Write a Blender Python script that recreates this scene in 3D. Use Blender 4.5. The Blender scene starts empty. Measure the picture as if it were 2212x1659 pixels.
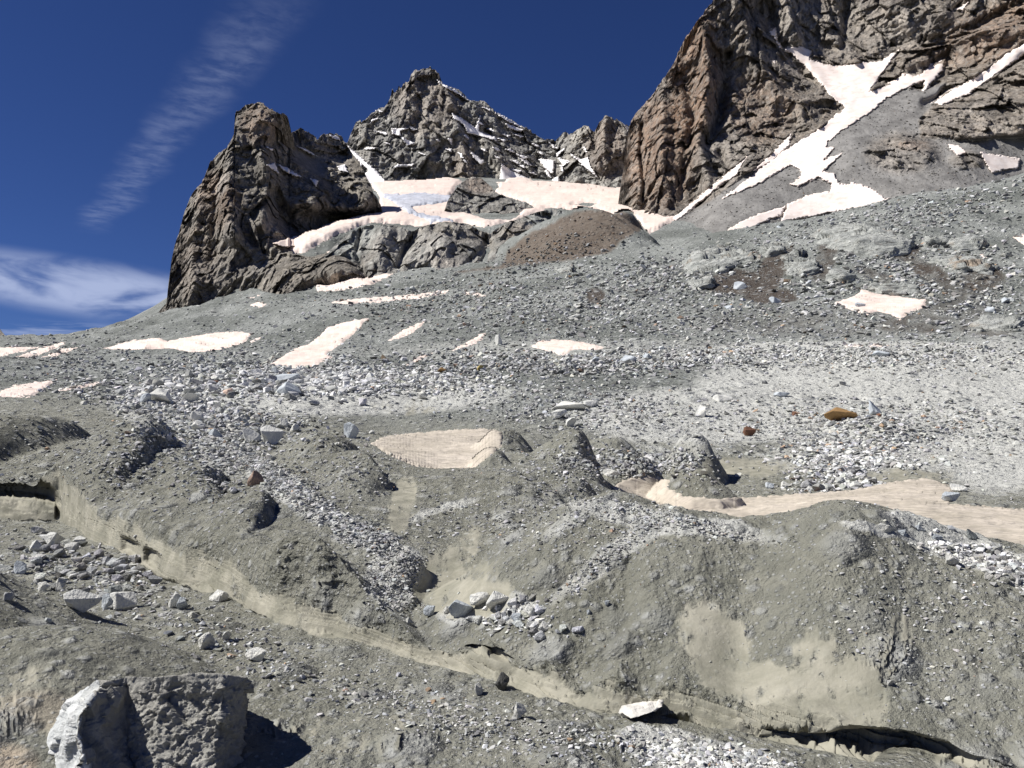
import bpy, bmesh, math, random, time
import numpy as np
T0 = time.time()
f32 = np.float32
C = bpy.context.scene.collection
scn = bpy.context.scene

# ------------------------------------------------------------------ camera, sky, sun, exposure
# all sizes in metres, the eye is at the origin; a level camera with a small lens rise
F, CX, HY = 1671.0, 1106.0, 917.0
cam = bpy.data.cameras.new('camera'); camo = bpy.data.objects.new('camera', cam); C.objects.link(camo)
camo.location = (0, 0, 0); camo.rotation_euler = (math.radians(90), 0, 0)
cam.sensor_width = 36; cam.lens = 36 * F / 2212; cam.shift_y = (HY - 829.5) / 2212
cam.clip_start = 0.05; cam.clip_end = 20000
scn.camera = camo
scn.view_settings.view_transform = 'Standard'; scn.view_settings.look = 'None'
scn.view_settings.exposure = 0.55; scn.view_settings.gamma = 1
SUN_EL, SUN_AZ = 48.0, -92.0          # azimuth from +Y (view direction), negative is left
wo = bpy.data.worlds.new('World'); scn.world = wo; wo.use_nodes = True

class NT:
    """small helper for node trees"""
    def __init__(s, tree): s.t = tree; tree.nodes.clear()
    def n(s, typ, **k):
        nd = s.t.nodes.new(typ)
        for a, v in k.items(): setattr(nd, a, v)
        return nd
    def put(s, sock, v):
        if hasattr(v, 'is_output'): s.t.links.new(v, sock)
        elif v is not None:
            if sock.type == 'RGBA' and len(v) == 3: v = (*v, 1)
            sock.default_value = v
    def math(s, op, a, b=None, c=None, clamp=False):
        nd = s.n('ShaderNodeMath', operation=op, use_clamp=clamp)
        for i, v in enumerate((a, b, c)):
            if v is not None: s.put(nd.inputs[i], v)
        return nd.outputs[0]
    def vmath(s, op, a, b=None, scale=None):
        nd = s.n('ShaderNodeVectorMath', operation=op)
        s.put(nd.inputs[0], a)
        if b is not None: s.put(nd.inputs[1], b)
        if scale is not None: s.put(nd.inputs['Scale'], scale)
        return nd.outputs[0]
    def mix(s, fac, a, b, mode='MIX'):
        nd = s.n('ShaderNodeMix', data_type='RGBA', blend_type=mode)
        s.put(nd.inputs[0], fac); s.put(nd.inputs[6], a); s.put(nd.inputs[7], b)
        return nd.outputs[2]
    def ramp(s, v, a, b, lo=0.0, hi=1.0, smooth=True):
        nd = s.n('ShaderNodeMapRange', interpolation_type='SMOOTHSTEP' if smooth else 'LINEAR')
        s.put(nd.inputs[0], v); nd.inputs[1].default_value = a; nd.inputs[2].default_value = b
        nd.inputs[3].default_value = lo; nd.inputs[4].default_value = hi
        return nd.outputs[0]
    def noise(s, vec, scale, detail=4, rough=0.55, dist=0.0):
        nd = s.n('ShaderNodeTexNoise'); s.put(nd.inputs['Vector'], vec)
        nd.inputs['Scale'].default_value = scale; nd.inputs['Detail'].default_value = detail
        nd.inputs['Roughness'].default_value = rough; nd.inputs['Distortion'].default_value = dist
        return nd.outputs[0]
    def vor(s, vec, scale, feature='F1', out=0):
        nd = s.n('ShaderNodeTexVoronoi', feature=feature); s.put(nd.inputs['Vector'], vec)
        nd.inputs['Scale'].default_value = scale
        return nd.outputs[out] if out is not None else nd
    def bump(s, h, dist, strength=1.0, normal=None):
        nd = s.n('ShaderNodeBump'); nd.inputs['Distance'].default_value = dist
        nd.inputs['Strength'].default_value = strength; s.put(nd.inputs['Height'], h)
        if normal is not None: s.put(nd.inputs['Normal'], normal)
        return nd.outputs[0]

w = NT(wo.node_tree)
sky = w.n('ShaderNodeTexSky', sky_type='NISHITA', sun_disc=False, altitude=3000, air_density=1.0, dust_density=0.0, ozone_density=1.6)
sky.sun_elevation = math.radians(SUN_EL); sky.sun_rotation = math.radians(SUN_AZ)
tc = w.n('ShaderNodeTexCoord').outputs['Generated']
skc = w.mix(1.0, sky.outputs[0], (0.23, 0.325, 0.60), 'MULTIPLY')
# thin clouds: a flat layer seen in perspective (direction divided by its height)
sp = w.n('ShaderNodeSeparateXYZ'); w.put(sp.inputs[0], tc)
zz = w.math('MAXIMUM', sp.outputs[2], 0.01)
u = w.math('DIVIDE', sp.outputs[0], zz); v = w.math('DIVIDE', sp.outputs[1], zz)
cv = w.n('ShaderNodeCombineXYZ'); w.put(cv.inputs[0], u); w.put(cv.inputs[1], v); cv = cv.outputs[0]
def band(u0, v0, u1, v1, wid, l0, l1):
    L = math.hypot(u1 - u0, v1 - v0); dx, dy = (u1 - u0) / L, (v1 - v0) / L
    a = w.math('ADD', w.math('MULTIPLY', w.math('SUBTRACT', u, u0), dx), w.math('MULTIPLY', w.math('SUBTRACT', v, v0), dy))
    b = w.math('ADD', w.math('MULTIPLY', w.math('SUBTRACT', u, u0), -dy), w.math('MULTIPLY', w.math('SUBTRACT', v, v0), dx))
    nz = w.noise(cv, 2.2, 3)
    bb = w.math('ABSOLUTE', w.math('ADD', b, w.math('MULTIPLY', w.math('SUBTRACT', nz, 0.5), wid * 1.3)))
    m = w.ramp(bb, wid * 0.15, wid, 1, 0)
    e = w.math('MULTIPLY', w.ramp(a, -l0, l0 * 1.2, 0, 1), w.ramp(a, L - l1, L + l1 * .6, 1, 0))
    return a, b, w.math('MULTIPLY', m, e)
a, b, m1 = band(-2.1, 3.9, -0.545, 1.80, 0.115, 0.25, 0.45)
cc = w.n('ShaderNodeCombineXYZ'); w.put(cc.inputs[0], w.math('MULTIPLY', a, 5.2)); w.put(cc.inputs[1], w.math('MULTIPLY', b, 4.0))
rip = w.noise(cc.outputs[0], 2.6, 5, 0.6, 0.25)
m1 = w.math('MULTIPLY', m1, w.ramp(rip, 0.30, 0.75, 0.12, 1))
cs2 = w.n('ShaderNodeCombineXYZ'); w.put(cs2.inputs[0], w.math('MULTIPLY', sp.outputs[0], 1.0)); w.put(cs2.inputs[2], w.math('MULTIPLY', sp.outputs[2], 2.6)); cs2 = cs2.outputs[0]
dx2 = w.math('DIVIDE', w.math('ADD', sp.outputs[0], 0.475), 0.165); dz2 = w.math('DIVIDE', w.math('SUBTRACT', w.math('ADD', sp.outputs[2], w.math('MULTIPLY', sp.outputs[0], 0.08)), 0.114), 0.031)
rr = w.math('SQRT', w.math('ADD', w.math('MULTIPLY', dx2, dx2), w.math('MULTIPLY', dz2, dz2)))
wis = w.noise(cs2, 13, 6, 0.5, 0.5)
m2 = w.math('MULTIPLY', w.ramp(rr, 0.45, 1.25, 1, 0), w.ramp(wis, 0.26, 0.60))
dv3 = w.math('SUBTRACT', v, 8.2)
m3 = w.math('MULTIPLY', w.ramp(w.math('ABSOLUTE', dv3), 0.2, 1.0, 1, 0), w.math('MULTIPLY', w.ramp(w.math('ABSOLUTE', w.math('ADD', u, 4.9)), 0.3, 1.2, 1, 0), w.ramp(w.noise(cv, 1.1, 5, 0.6, 0.4), 0.42, 0.7)))
cl = w.math('ADD', w.math('ADD', w.math('MULTIPLY', m1, 0.18), w.math('MULTIPLY', m2, 0.75)), w.math('MULTIPLY', m3, 0.5), clamp=True)
tot = w.mix(cl, skc, (5.4, 6.2, 8.6))
bg = w.n('ShaderNodeBackground'); w.put(bg.inputs[0], tot); bg.inputs[1].default_value = 0.065
w.t.links.new(bg.outputs[0], w.n('ShaderNodeOutputWorld').inputs[0])

sl = bpy.data.lights.new('sun', 'SUN'); slo = bpy.data.objects.new('sun', sl); C.objects.link(slo)
sl.energy = 4.6; sl.angle = math.radians(0.53); sl.color = (1.0, 0.965, 0.91)
el, az = math.radians(SUN_EL), math.radians(SUN_AZ)
from mathutils import Vector
sd = Vector((math.sin(az) * math.cos(el), math.cos(az) * math.cos(el), math.sin(el)))
slo.rotation_euler = sd.to_track_quat('Z', 'Y').to_euler()

# ------------------------------------------------------------------ numeric helpers
def hsh(ix, iy, iz=0, s=0):
    h = (ix.astype(np.int64) * 73856093) ^ (iy.astype(np.int64) * 19349663) ^ (np.int64(s) * 83492791 + 7919)
    if not np.isscalar(iz): h = h ^ (iz.astype(np.int64) * 83492791)
    h = h & 0xffffffff
    h = ((h ^ (h >> 15)) * 0x2c1b3c6d) & 0xffffffff
    h = ((h ^ (h >> 12)) * 0x297a2d39) & 0xffffffff
    return (h ^ (h >> 15)) & 0xffffffff
def r01(h): return (h & 0xffff).astype(f32) / f32(65535)
def pn2(x, y, s=0):
    """gradient noise in 2D, about -1..1"""
    xi = np.floor(x); yi = np.floor(y); fx = (x - xi).astype(f32); fy = (y - yi).astype(f32)
    xi = xi.astype(np.int32); yi = yi.astype(np.int32)
    ux = fx * fx * fx * (fx * (fx * 6 - 15) + 10); uy = fy * fy * fy * (fy * (fy * 6 - 15) + 10)
    def g(a, b):
        t = r01(hsh(xi + a, yi + b, 0, s)) * f32(6.2831853)
        return np.cos(t) * (fx - a) + np.sin(t) * (fy - b)
    n0 = g(0, 0); n0 += ux * (g(1, 0) - n0); n1 = g(0, 1); n1 += ux * (g(1, 1) - n1)
    return (n0 + uy * (n1 - n0)) * f32(1.5)
def vn3(p, s=0):
    """value noise in 3D, -1..1"""
    x, y, z = p[..., 0], p[..., 1], p[..., 2]
    i = [np.floor(a) for a in (x, y, z)]; fr = [(a - b).astype(f32) for a, b in zip((x, y, z), i)]
    i = [a.astype(np.int32) for a in i]; ft = [a * a * (3 - 2 * a) for a in fr]
    o = 0
    for dx in (0, 1):
        for dy in (0, 1):
            for dz in (0, 1):
                wt = (ft[0] if dx else 1 - ft[0]) * (ft[1] if dy else 1 - ft[1]) * (ft[2] if dz else 1 - ft[2])
                o = o + wt * r01(hsh(i[0] + dx, i[1] + dy, i[2] + dz, s))
    return o * 2 - 1
def fb3(p, lam, octv, s=0, gain=0.5, ridged=False):
    a, o = 1.0, 0
    for k in range(octv):
        n = vn3(p / lam, s + 11 * k)
        if ridged: n = 1 - 2 * np.abs(n)
        o = o + a * n; a *= gain; lam *= 0.47
    return o
def facet3(p, lam, s=0, slope=1.0):
    """broken-rock noise: every cell is a tilted flat facet with a step at its edge"""
    q = p / lam; b = np.floor(q).astype(np.int32); best = np.full(q.shape[:-1], 9e9, f32); h = np.zeros_like(best)
    for dx in (-1, 0, 1):
        for dy in (-1, 0, 1):
            for dz in (-1, 0, 1):
                cx, cy, cz = b[..., 0] + dx, b[..., 1] + dy, b[..., 2] + dz
                k = hsh(cx, cy, cz, s); k2 = hsh(cx, cy, cz, s + 77)
                ex = (q[..., 0] - cx).astype(f32) - r01(k); ey = (q[..., 1] - cy).astype(f32) - r01(k >> 8); ez = (q[..., 2] - cz).astype(f32) - r01(k >> 16)
                d = ex * ex + ey * ey + ez * ez
                m = d < best
                v = (r01(k2) - .5) + slope * ((r01(k2 >> 5) - .5) * ex + (r01(k2 >> 10) - .5) * ey + (r01(k2 >> 16) - .5) * ez) * 2
                best = np.where(m, d, best); h = np.where(m, v, h)
    return h
def tps(pts, vals):
    P = np.asarray(pts, float); n = len(P)
    d = np.hypot(P[:, None, 0] - P[None, :, 0], P[:, None, 1] - P[None, :, 1]); K = np.where(d > 0, d * d * np.log(d + 1e-12), 0) + np.eye(n) * 1e-4
    A = np.zeros((n + 3, n + 3)); A[:n, :n] = K; A[:n, n] = 1; A[:n, n + 1:] = P; A[n:, :n] = A[:n, n:].T
    W = np.linalg.solve(A, np.concatenate([vals, [0, 0, 0]]))
    def ev(x, y):
        sh = x.shape; x = x.ravel(); y = y.ravel(); o = W[n] + W[n + 1] * x + W[n + 2] * y
        for i in range(n):
            r2 = (x - P[i, 0]) ** 2 + (y - P[i, 1]) ** 2
            o += W[i] * 0.5 * r2 * np.log(r2 + 1e-12)
        return o.reshape(sh)
    return ev
def sst(x, a, b):
    t = np.clip((x - a) / (b - a), 0, 1); return t * t * (3 - 2 * t)
def segdist(x, y, pl, closed=False):
    pl = np.asarray(pl, float); d = np.full(x.shape, 1e9); n = len(pl)
    for i in range(n if closed else n - 1):
        ax, ay = pl[i]; bx, by = pl[(i + 1) % n]; vx, vy = bx - ax, by - ay; L = vx * vx + vy * vy + 1e-9
        t = np.clip(((x - ax) * vx + (y - ay) * vy) / L, 0, 1)
        d = np.minimum(d, np.hypot(x - ax - t * vx, y - ay - t * vy))
    return d
def inside(x, y, pl):
    pl = np.asarray(pl, float); c = np.zeros(x.shape, bool); n = len(pl)
    for i in range(n):
        ax, ay = pl[i]; bx, by = pl[(i + 1) % n]
        if ay == by: continue
        c ^= ((ay > y) != (by > y)) & (x < (bx - ax) * (y - ay) / (by - ay) + ax)
    return c
def sdist(x, y, pl): return np.where(inside(x, y, pl), 1, -1) * segdist(x, y, pl, True)

def np_mesh(name, V, Fq, mat=None, smooth=True, attrs=None):
    """V (N,3), Fq (M,3) or (M,4)"""
    me = bpy.data.meshes.new(name); V = np.ascontiguousarray(V, f32); Fq = np.ascontiguousarray(Fq, np.int32)
    k = Fq.shape[1]
    me.vertices.add(len(V)); me.vertices.foreach_set('co', V.ravel())
    me.loops.add(Fq.size); me.loops.foreach_set('vertex_index', Fq.ravel())
    me.polygons.add(len(Fq)); me.polygons.foreach_set('loop_start', np.arange(0, Fq.size, k, dtype=np.int32))
    me.polygons.foreach_set('loop_total', np.full(len(Fq), k, np.int32))
    me.polygons.foreach_set('use_smooth', np.full(len(Fq), smooth, bool))
    for nm, a in (attrs or {}).items():
        ca = me.color_attributes.new(nm, 'FLOAT_COLOR', 'POINT')
        ca.data.foreach_set('color', np.ascontiguousarray(a, f32).ravel())
    me.update(calc_edges=True)
    if mat: me.materials.append(mat)
    return me
def grid_faces(nr, nc, keep=None):
    i = np.arange(nr * nc, dtype=np.int32).reshape(nr, nc)
    Q = np.stack([i[:-1, :-1], i[:-1, 1:], i[1:, 1:], i[1:, :-1]], -1)
    return Q[keep] if keep is not None else Q.reshape(-1, 4)
def link(name, me, **props):
    o = bpy.data.objects.new(name, me); C.objects.link(o)
    for k, v in props.items(): o[k] = v
    return o
def prof(*pts):
    a = np.array(pts, float); return lambda x: np.interp(x, a[:, 0], a[:, 1])

# ------------------------------------------------------------------ materials
def new_mat(name):
    m = bpy.data.materials.new(name); m.use_nodes = True; return m, NT(m.node_tree)
def finish(t, col, normal=None, rough=0.9, spec=0.15):
    b = t.n('ShaderNodeBsdfPrincipled'); t.put(b.inputs['Base Color'], col); t.put(b.inputs['Roughness'], rough)
    b.inputs['Specular IOR Level'].default_value = spec
    if normal is not None: t.put(b.inputs['Normal'], normal)
    t.t.links.new(b.outputs[0], t.n('ShaderNodeOutputMaterial').inputs[0])
    return b
def pos(t): return t.n('ShaderNodeNewGeometry').outputs['Position']
def attr(t, n):
    a = t.n('ShaderNodeAttribute', attribute_name=n); s = t.n('ShaderNodeSeparateColor'); t.put(s.inputs[0], a.outputs['Color'])
    return s.outputs[0], s.outputs[1], s.outputs[2]

def ground_material():
    m, t = new_mat('glacial_debris'); P = pos(t)
    pale, mud, wet = attr(t, 'tone'); brown, tan, big = attr(t, 'tone2')
    n1 = t.noise(P, 0.35, 5, 0.6); n2 = t.noise(P, 3.0, 6, 0.65); n3 = t.noise(P, 24, 4, 0.7)
    # colour: olive grey wet silt, pale dry rubble, beige bare silt
    col = t.mix(t.ramp(n1, .35, .65), (0.170, 0.170, 0.138), (0.235, 0.236, 0.203))
    col = t.mix(t.ramp(n2, .35, .7), col, (0.270, 0.266, 0.222))
    grey = t.mix(t.ramp(n2, .3, .7), (0.135, 0.142, 0.136), (0.225, 0.235, 0.225))
    grey = t.mix(t.ramp(t.noise(P, .028, 6, .65), .38, .62), t.mix(1, grey, (.72, .74, .70), 'MULTIPLY'), t.mix(1, grey, (1.35, 1.35, 1.33), 'MULTIPLY'))
    col = t.mix(big, col, grey)
    palec = t.mix(t.ramp(n2, .3, .7), (0.40, 0.405, 0.38), (0.60, 0.60, 0.56))
    pm = t.math('MULTIPLY', t.ramp(t.math('ADD', pale, t.math('MULTIPLY', t.math('SUBTRACT', t.noise(P, 1.4, 6, .7), .5), .9)), .3, .75), 1.0)
    col = t.mix(pm, col, palec)
    mudc = t.mix(t.ramp(t.noise(P, 1.6, 7, .7, .6), .3, .7), (0.205, 0.200, 0.158), (0.350, 0.333, 0.272))
    col = t.mix(t.ramp(t.math('ADD', mud, t.math('MULTIPLY', t.math('SUBTRACT', n2, .5), 1.1)), .15, .85), col, mudc)
    col = t.mix(tan, col, (0.46, 0.38, 0.29))
    col = t.mix(brown, col, t.mix(t.ramp(n1, .3, .7), (0.115, 0.09, 0.07), (0.165, 0.14, 0.115)))
    col = t.mix(wet, col, t.mix(n2, (0.035, 0.025, 0.02), (0.09, 0.07, 0.05)))
    # individual stones by size: cell colour
    rough = t.math('SUBTRACT', 1.0, t.math('MULTIPLY', t.ramp(mud, .2, .8), 0.92))
    h = None
    for sc, amt, dist in ((0.55, .5, .45), (1.9, .5, .15), (7.0, .5, .045), (22, .55, .016)):
        wv = t.vmath('ADD', P, t.vmath('SCALE', t.n('ShaderNodeTexNoise').outputs[1], scale=0))
        vo = t.vor(P, sc, 'F1', None); s = t.n('ShaderNodeSeparateColor'); t.put(s.inputs[0], vo.outputs['Color'])
        isst = t.ramp(s.outputs[0], .52, .60)                         # only some of the cells are stones
        dome = t.ramp(vo.outputs['Distance'], .18, .55, 1, 0)
        st = t.math('MULTIPLY', t.math('MULTIPLY', isst, dome), rough)
        if sc < 1: st = t.math('MULTIPLY', st, big)
        stc = t.mix(s.outputs[1], (0.15, 0.155, 0.148), (0.54, 0.55, 0.54))
        stc = t.mix(t.math('MULTIPLY', brown, .8), stc, (0.16, 0.125, 0.10))
        col = t.mix(t.math('MULTIPLY', st, amt), col, stc)
        hh = t.math('MULTIPLY', st, dist)
        h = hh if h is None else t.math('ADD', h, hh)
    cen = lambda q_, a_: t.math('MULTIPLY', t.math('SUBTRACT', q_, .5), a_)
    clod = t.math('ADD', t.math('ADD', cen(t.noise(P, 11, 5, .75), .085), cen(t.noise(P, 38, 3, .7), .016)), cen(t.noise(P, 1.6, 4, .7), .12))
    h = t.math('ADD', h, t.math('MULTIPLY', clod, t.math('ADD', t.math('MULTIPLY', rough, .9), .04)))
    nrm = t.bump(h, 1.0, 1.0)
    finish(t, col, nrm, t.ramp(wet, 0, 1, .93, .5))
    return m

def rock_material(name, c1, c2, c3, lam, patch, tint=None):
    """crag rock: c1/c2 main tones, c3 patches; attribute 'tone' r=scree, g=brown, b=pale"""
    m, t = new_mat(name); P = pos(t)
    mp = t.n('ShaderNodeMapping'); t.put(mp.inputs[0], P); mp.inputs['Rotation'].default_value = (0, .35, 0); mp.inputs['Scale'].default_value = (1, .5, .6)
    Q = mp.outputs[0]; scree, brown, pale = attr(t, 'tone')
    n0 = t.noise(P, 1 / (lam * 20), 5, .6); n1 = t.noise(Q, 1 / (lam * 2.4), 7, .68, .6); n2 = t.noise(Q, 1 / (lam * .8), 5, .7)
    col = t.mix(t.ramp(n1, .36, .64), c1, c2)
    col = t.mix(t.math('MULTIPLY', t.ramp(n0, .46, .66), patch), col, c3)
    col = t.mix(t.math('MULTIPLY', brown, t.ramp(n1, .3, .6, .45, 1)), col, t.mix(n2, (0.22, 0.115, 0.06), (0.36, 0.235, 0.155)))
    col = t.mix(t.math('MULTIPLY', pale, t.ramp(n1, .3, .55, .25, 1)), col, (0.50, 0.47, 0.43))
    vo = t.vor(Q, 1 / (lam * .9), 'F1', None); s = t.n('ShaderNodeSeparateColor'); t.put(s.inputs[0], vo.outputs['Color'])
    vb = t.noise(Q, 1 / (lam * 7), 5, .7); col = t.mix(1, col, t.mix(t.ramp(vb, .3, .7), (.55, .55, .56), (1.4, 1.38, 1.35)), 'MULTIPLY')
    col = t.mix(t.ramp(s.outputs[0], 0, 1, .0, .6, False), col, t.mix(s.outputs[1], (.07, .065, .06), (.42, .39, .35)))
    crack = t.ramp(t.vor(Q, 1 / (lam * 2.6), 'DISTANCE_TO_EDGE'), 0, .06, 1, 0)
    col = t.mix(t.math('MULTIPLY', crack, .35), col, (0.05, 0.045, 0.04))
    scr = t.mix(t.ramp(t.noise(Q, 1 / (lam * 5), 7, .78), .32, .68), (0.135, 0.13, 0.125), (0.27, 0.262, 0.25))
    col = t.mix(scree, col, scr)
    h = t.math('ADD', t.math('MULTIPLY', t.vor(Q, 1 / (lam * 1.1)), .9), t.math('ADD', t.math('MULTIPLY', n2, 1.2), t.math('MULTIPLY', n1, 2.2)))
    h = t.math('MULTIPLY', h, t.ramp(scree, 0, 1, 1, .22))
    finish(t, col, t.bump(h, lam * .5, 1.0), .92)
    return m

def snow_material(name, c1, c2, dirt, sc, rough=.65, ripple=.02, rsc=2.0):
    m, t = new_mat(name); P = pos(t)
    n = t.noise(P, sc, 5, .6); n2 = t.noise(P, sc * 7, 4, .6)
    col = t.mix(t.ramp(n, .3, .7), c1, c2)
    col = t.mix(t.math('MULTIPLY', t.ramp(n2, .42, .75), .7), col, dirt)
    mp = t.n('ShaderNodeMapping'); t.put(mp.inputs[0], P); mp.inputs['Scale'].default_value = (1, 2.4, 1)
    nr = t.noise(mp.outputs[0], rsc, 3, .5, .4)
    finish(t, col, t.bump(nr, ripple, 1.0), rough, .2)
    return m

def stone_material(name, vary=True):
    m, t = new_mat(name); P = pos(t)
    if vary: base = t.n('ShaderNodeAttribute', attribute_name='tint').outputs['Color']; sc = .9
    else: base = t.n('ShaderNodeObjectInfo').outputs['Color']; sc = 1
    tcc = t.n('ShaderNodeTexCoord').outputs['Object' if not vary else 'Object']
    n = t.noise(tcc, 2.2 if not vary else 6, 6, .65); n2 = t.noise(tcc, 9 if not vary else 20, 4, .7)
    col = t.mix(t.ramp(n, .3, .7), t.mix(1, base, (.72, .73, .74), 'MULTIPLY'), t.mix(1, base, (1.12, 1.1, 1.06), 'MULTIPLY'))
    col = t.mix(t.ramp(n2, .58, .72, 0, .45), col, t.mix(1, base, (.45, .44, .42), 'MULTIPLY'))
    h = t.math('ADD', t.math('MULTIPLY', n, .5), t.math('MULTIPLY', n2, .25))
    finish(t, col, t.bump(h, .12 if not vary else .02, .9), .85)
    return m

def boulder_material():
    m, t = new_mat('boulder_rock'); P = pos(t); crust_shade, w_, _ = attr(t, 'tone')
    n = t.noise(P, 5, 8, .7, .3); n2 = t.noise(P, 30, 6, .7)
    white = t.mix(t.ramp(n, .35, .7), (0.50, 0.52, 0.52), (0.74, 0.75, 0.74))
    white = t.mix(t.ramp(n2, .55, .75, 0, .6), white, (0.26, 0.27, 0.27))
    crust = t.mix(n, (0.27, 0.265, 0.24), (0.43, 0.42, 0.385))  # pitted crust, its colour darkened to carry the shade of the front face
    col = t.mix(t.ramp(t.math('ADD', crust_shade, t.math('MULTIPLY', t.math('SUBTRACT', n, .5), .6)), .4, .6), white, crust)
    lump = t.math('SUBTRACT', 1.0, t.vor(P, 16, 'SMOOTH_F1'))
    h = t.math('ADD', t.math('MULTIPLY', n, .06), t.math('ADD', t.math('MULTIPLY', n2, .016), t.math('MULTIPLY', t.math('MULTIPLY', lump, crust_shade), .035)))
    finish(t, col, t.bump(h, 1.0, 1.0), .88)
    return m

MG = ground_material()
MB = rock_material('buttress_rock', (0.13, 0.118, 0.10), (0.27, 0.245, 0.205), (0.38, 0.355, 0.31), 1.4, .55)
MC = rock_material('peak_rock', (0.20, 0.20, 0.185), (0.40, 0.395, 0.37), (0.48, 0.44, 0.375), 2.3, .45)
MW = rock_material('wall_rock', (0.14, 0.12, 0.10), (0.29, 0.25, 0.21), (0.37, 0.335, 0.295), 1.8, .5)
MO = rock_material('slab_rock', (0.19, 0.205, 0.195), (0.42, 0.44, 0.42), (0.36, 0.30, 0.24), 2.4, .45)
MSN = snow_material('pink_snow', (0.74, 0.615, 0.545), (0.80, 0.69, 0.62), (0.62, 0.50, 0.42), .09, ripple=.3, rsc=.25)
MSW = snow_material('white_snow', (0.76, 0.665, 0.61), (0.82, 0.745, 0.70), (0.60, 0.49, 0.42), .03, ripple=.2, rsc=.2)
MSD = snow_material('dusty_snow', (0.42, 0.375, 0.31), (0.56, 0.50, 0.425), (0.33, 0.30, 0.24), .5, .8, .28, .85)
MSC = snow_material('brightened_white_snow', (0.88, 0.85, 0.84), (0.92, 0.90, 0.89), (0.86, 0.80, 0.77), .03, ripple=.2, rsc=.2)  # whiter copy of the snow, colour lifted to make up for weak sun
MIC = snow_material('blue_ice', (0.50, 0.53, 0.60), (0.66, 0.67, 0.73), (0.30, 0.31, 0.34), .03, .4, 1.6, .09)
MST = stone_material('loose_stone'); MRK = stone_material('rock', False); MBO = boulder_material()
print('materials', time.time() - T0)

# ------------------------------------------------------------------ terrain
GROUND_SNOW = [
 ('wide flat pink snow patch on the grey slope below the left buttress', [(223,753),(267,740),(290,735),(343,730),(362,737),(400,728),(447,721),(513,716),(543,720),(533,738),(500,750),(450,761),(413,761),(367,753),(267,756)]),
 ('large slanting pink snow patch in the middle of the grey debris slope, left of centre', [(577,790),(600,776),(633,756),(667,743),(693,723),(707,708),(740,697),(800,686),(780,702),(762,725),(740,742),(705,765),(720,772),(680,791),(633,795)]),
 ('small narrow snow patch just right of the wide flat snow patch below the buttress', [(536,738),(567,725),(562,733),(545,741)]),
 ('snow streak at the far left on the skyline slope, the highest of the streaks', [(-40,752),(0,750),(83,749),(60,757),(0,770),(-40,775)]),
 ('long thin snow streak at the far left, second below the skyline', [(-40,796),(0,783),(50,764),(83,753),(143,738),(138,745),(75,772),(33,780),(0,794)]),
 ('short thin snow streak slanting down right of the left edge streaks', [(173,750),(133,753),(90,773),(125,768)]),
 ('broad ragged snow field at the left edge above the dark hummocks', [(-40,862),(0,846),(33,831),(123,820),(95,840),(70,858),(0,858)]),
 ('broken snow patch right of the ragged snow at the left edge', [(117,848),(147,836),(187,830),(230,820),(213,831),(167,842)]),
 ('long thin horizontal pink snow band below the rock slabs', [(712,653),(780,644),(850,640),(910,634),(970,627),(960,636),(900,645),(800,654),(740,658)]),
 ('tiny snow patch right of the long horizontal snow band', [(1000,633),(1020,629),(1035,633),(1058,642),(1030,640)]),
 ('pink snow tongue climbing to the foot of the pale rock slabs', [(685,630),(680,613),(720,606),(770,595),(810,580),(830,575),(888,574),(862,585),(835,600),(800,616),(740,627)]),
 ('narrow slanting snow sliver right of the large slanting snow patch', [(837,736),(860,720),(880,708),(922,691),(910,706),(885,722),(860,733)]),
 ('crooked snow sliver on the slope above the rubble band', [(965,765),(985,752),(1000,743),(1050,716),(1042,735),(1005,749)]),
 ('lower small snow sliver reaching into the pale rubble', [(878,790),(900,772),(935,762),(915,776)]),
 ('flat ragged pink snow patch in the centre of the debris slope', [(1148,750),(1165,735),(1210,733),(1250,737),(1312,751),(1290,757),(1240,755),(1215,769),(1190,762)]),
 ('pointed pink snow patch with stones on it, on the right hand slope', [(1797,655),(1830,645),(1850,636),(1862,625),(1885,632),(1950,641),(2002,648),(1995,665),(1970,676),(1945,690),(1925,680),(1895,673),(1870,682),(1835,668)]),
 ('thin snow sliver at the top edge of the pale rubble on the right', [(1815,749),(1840,744),(1870,747),(1890,742),(1932,747),(1900,751)]),
 ('snow patch cut by the right edge of the picture', [(2186,511),(2212,506),(2250,508),(2250,533),(2212,530)]),
 ('tiny snow spot on the upper right slope near the right edge', [(2118,551),(2134,549),(2136,555),(2122,557)]),
 ('small snow patch on the slope at the foot of the buttress', [(533,660),(560,653),(582,657),(560,663)]),
 ('thin snow line under the dark rock of the buttress', [(608,607),(640,609),(668,617),(640,615)]),
 ('tiny snow patch beside the rocky outcrop under the buttress', [(534,643),(552,640),(565,636),(550,645)])]
BOWL = [(600,560),(610,512),(640,498),(690,476),(760,458),(820,452),(820,425),(790,385),(860,388),(905,385),(940,370),(1000,392),(1090,392),(1110,370),(1150,390),(1260,395),(1330,385),(1380,355),(1400,400),(1440,440),(1420,470),(1340,465),(1290,452),(1240,455),(1190,448),(1110,478),(1040,492),(1000,484),(940,492),(860,484),(800,482),(740,503),(700,522),(660,545)]
TONGUE = [(1300,538),(1330,518),(1366,505),(1386,490),(1380,474),(1354,462),(1385,446),(1415,424),(1428,440),(1450,455),(1500,440),(1470,470),(1400,507),(1340,533)]
DUSTY1 = [(800,958),(830,942),(880,936),(950,930),(1040,925),(1085,932),(1085,965),(1060,985),(1015,1018),(960,1030),(900,1010),(840,985)]
DUSTY2 = [(1325,1052),(1350,1036),(1400,1027),(1470,1042),(1550,1077),(1650,1072),(1740,1066),(1830,1060),(1900,1045),(2000,1032),(2060,1052),(2052,1088),(2130,1095),(2212,1100),(2400,1105),(2400,1240),(1300,1240)]
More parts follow.
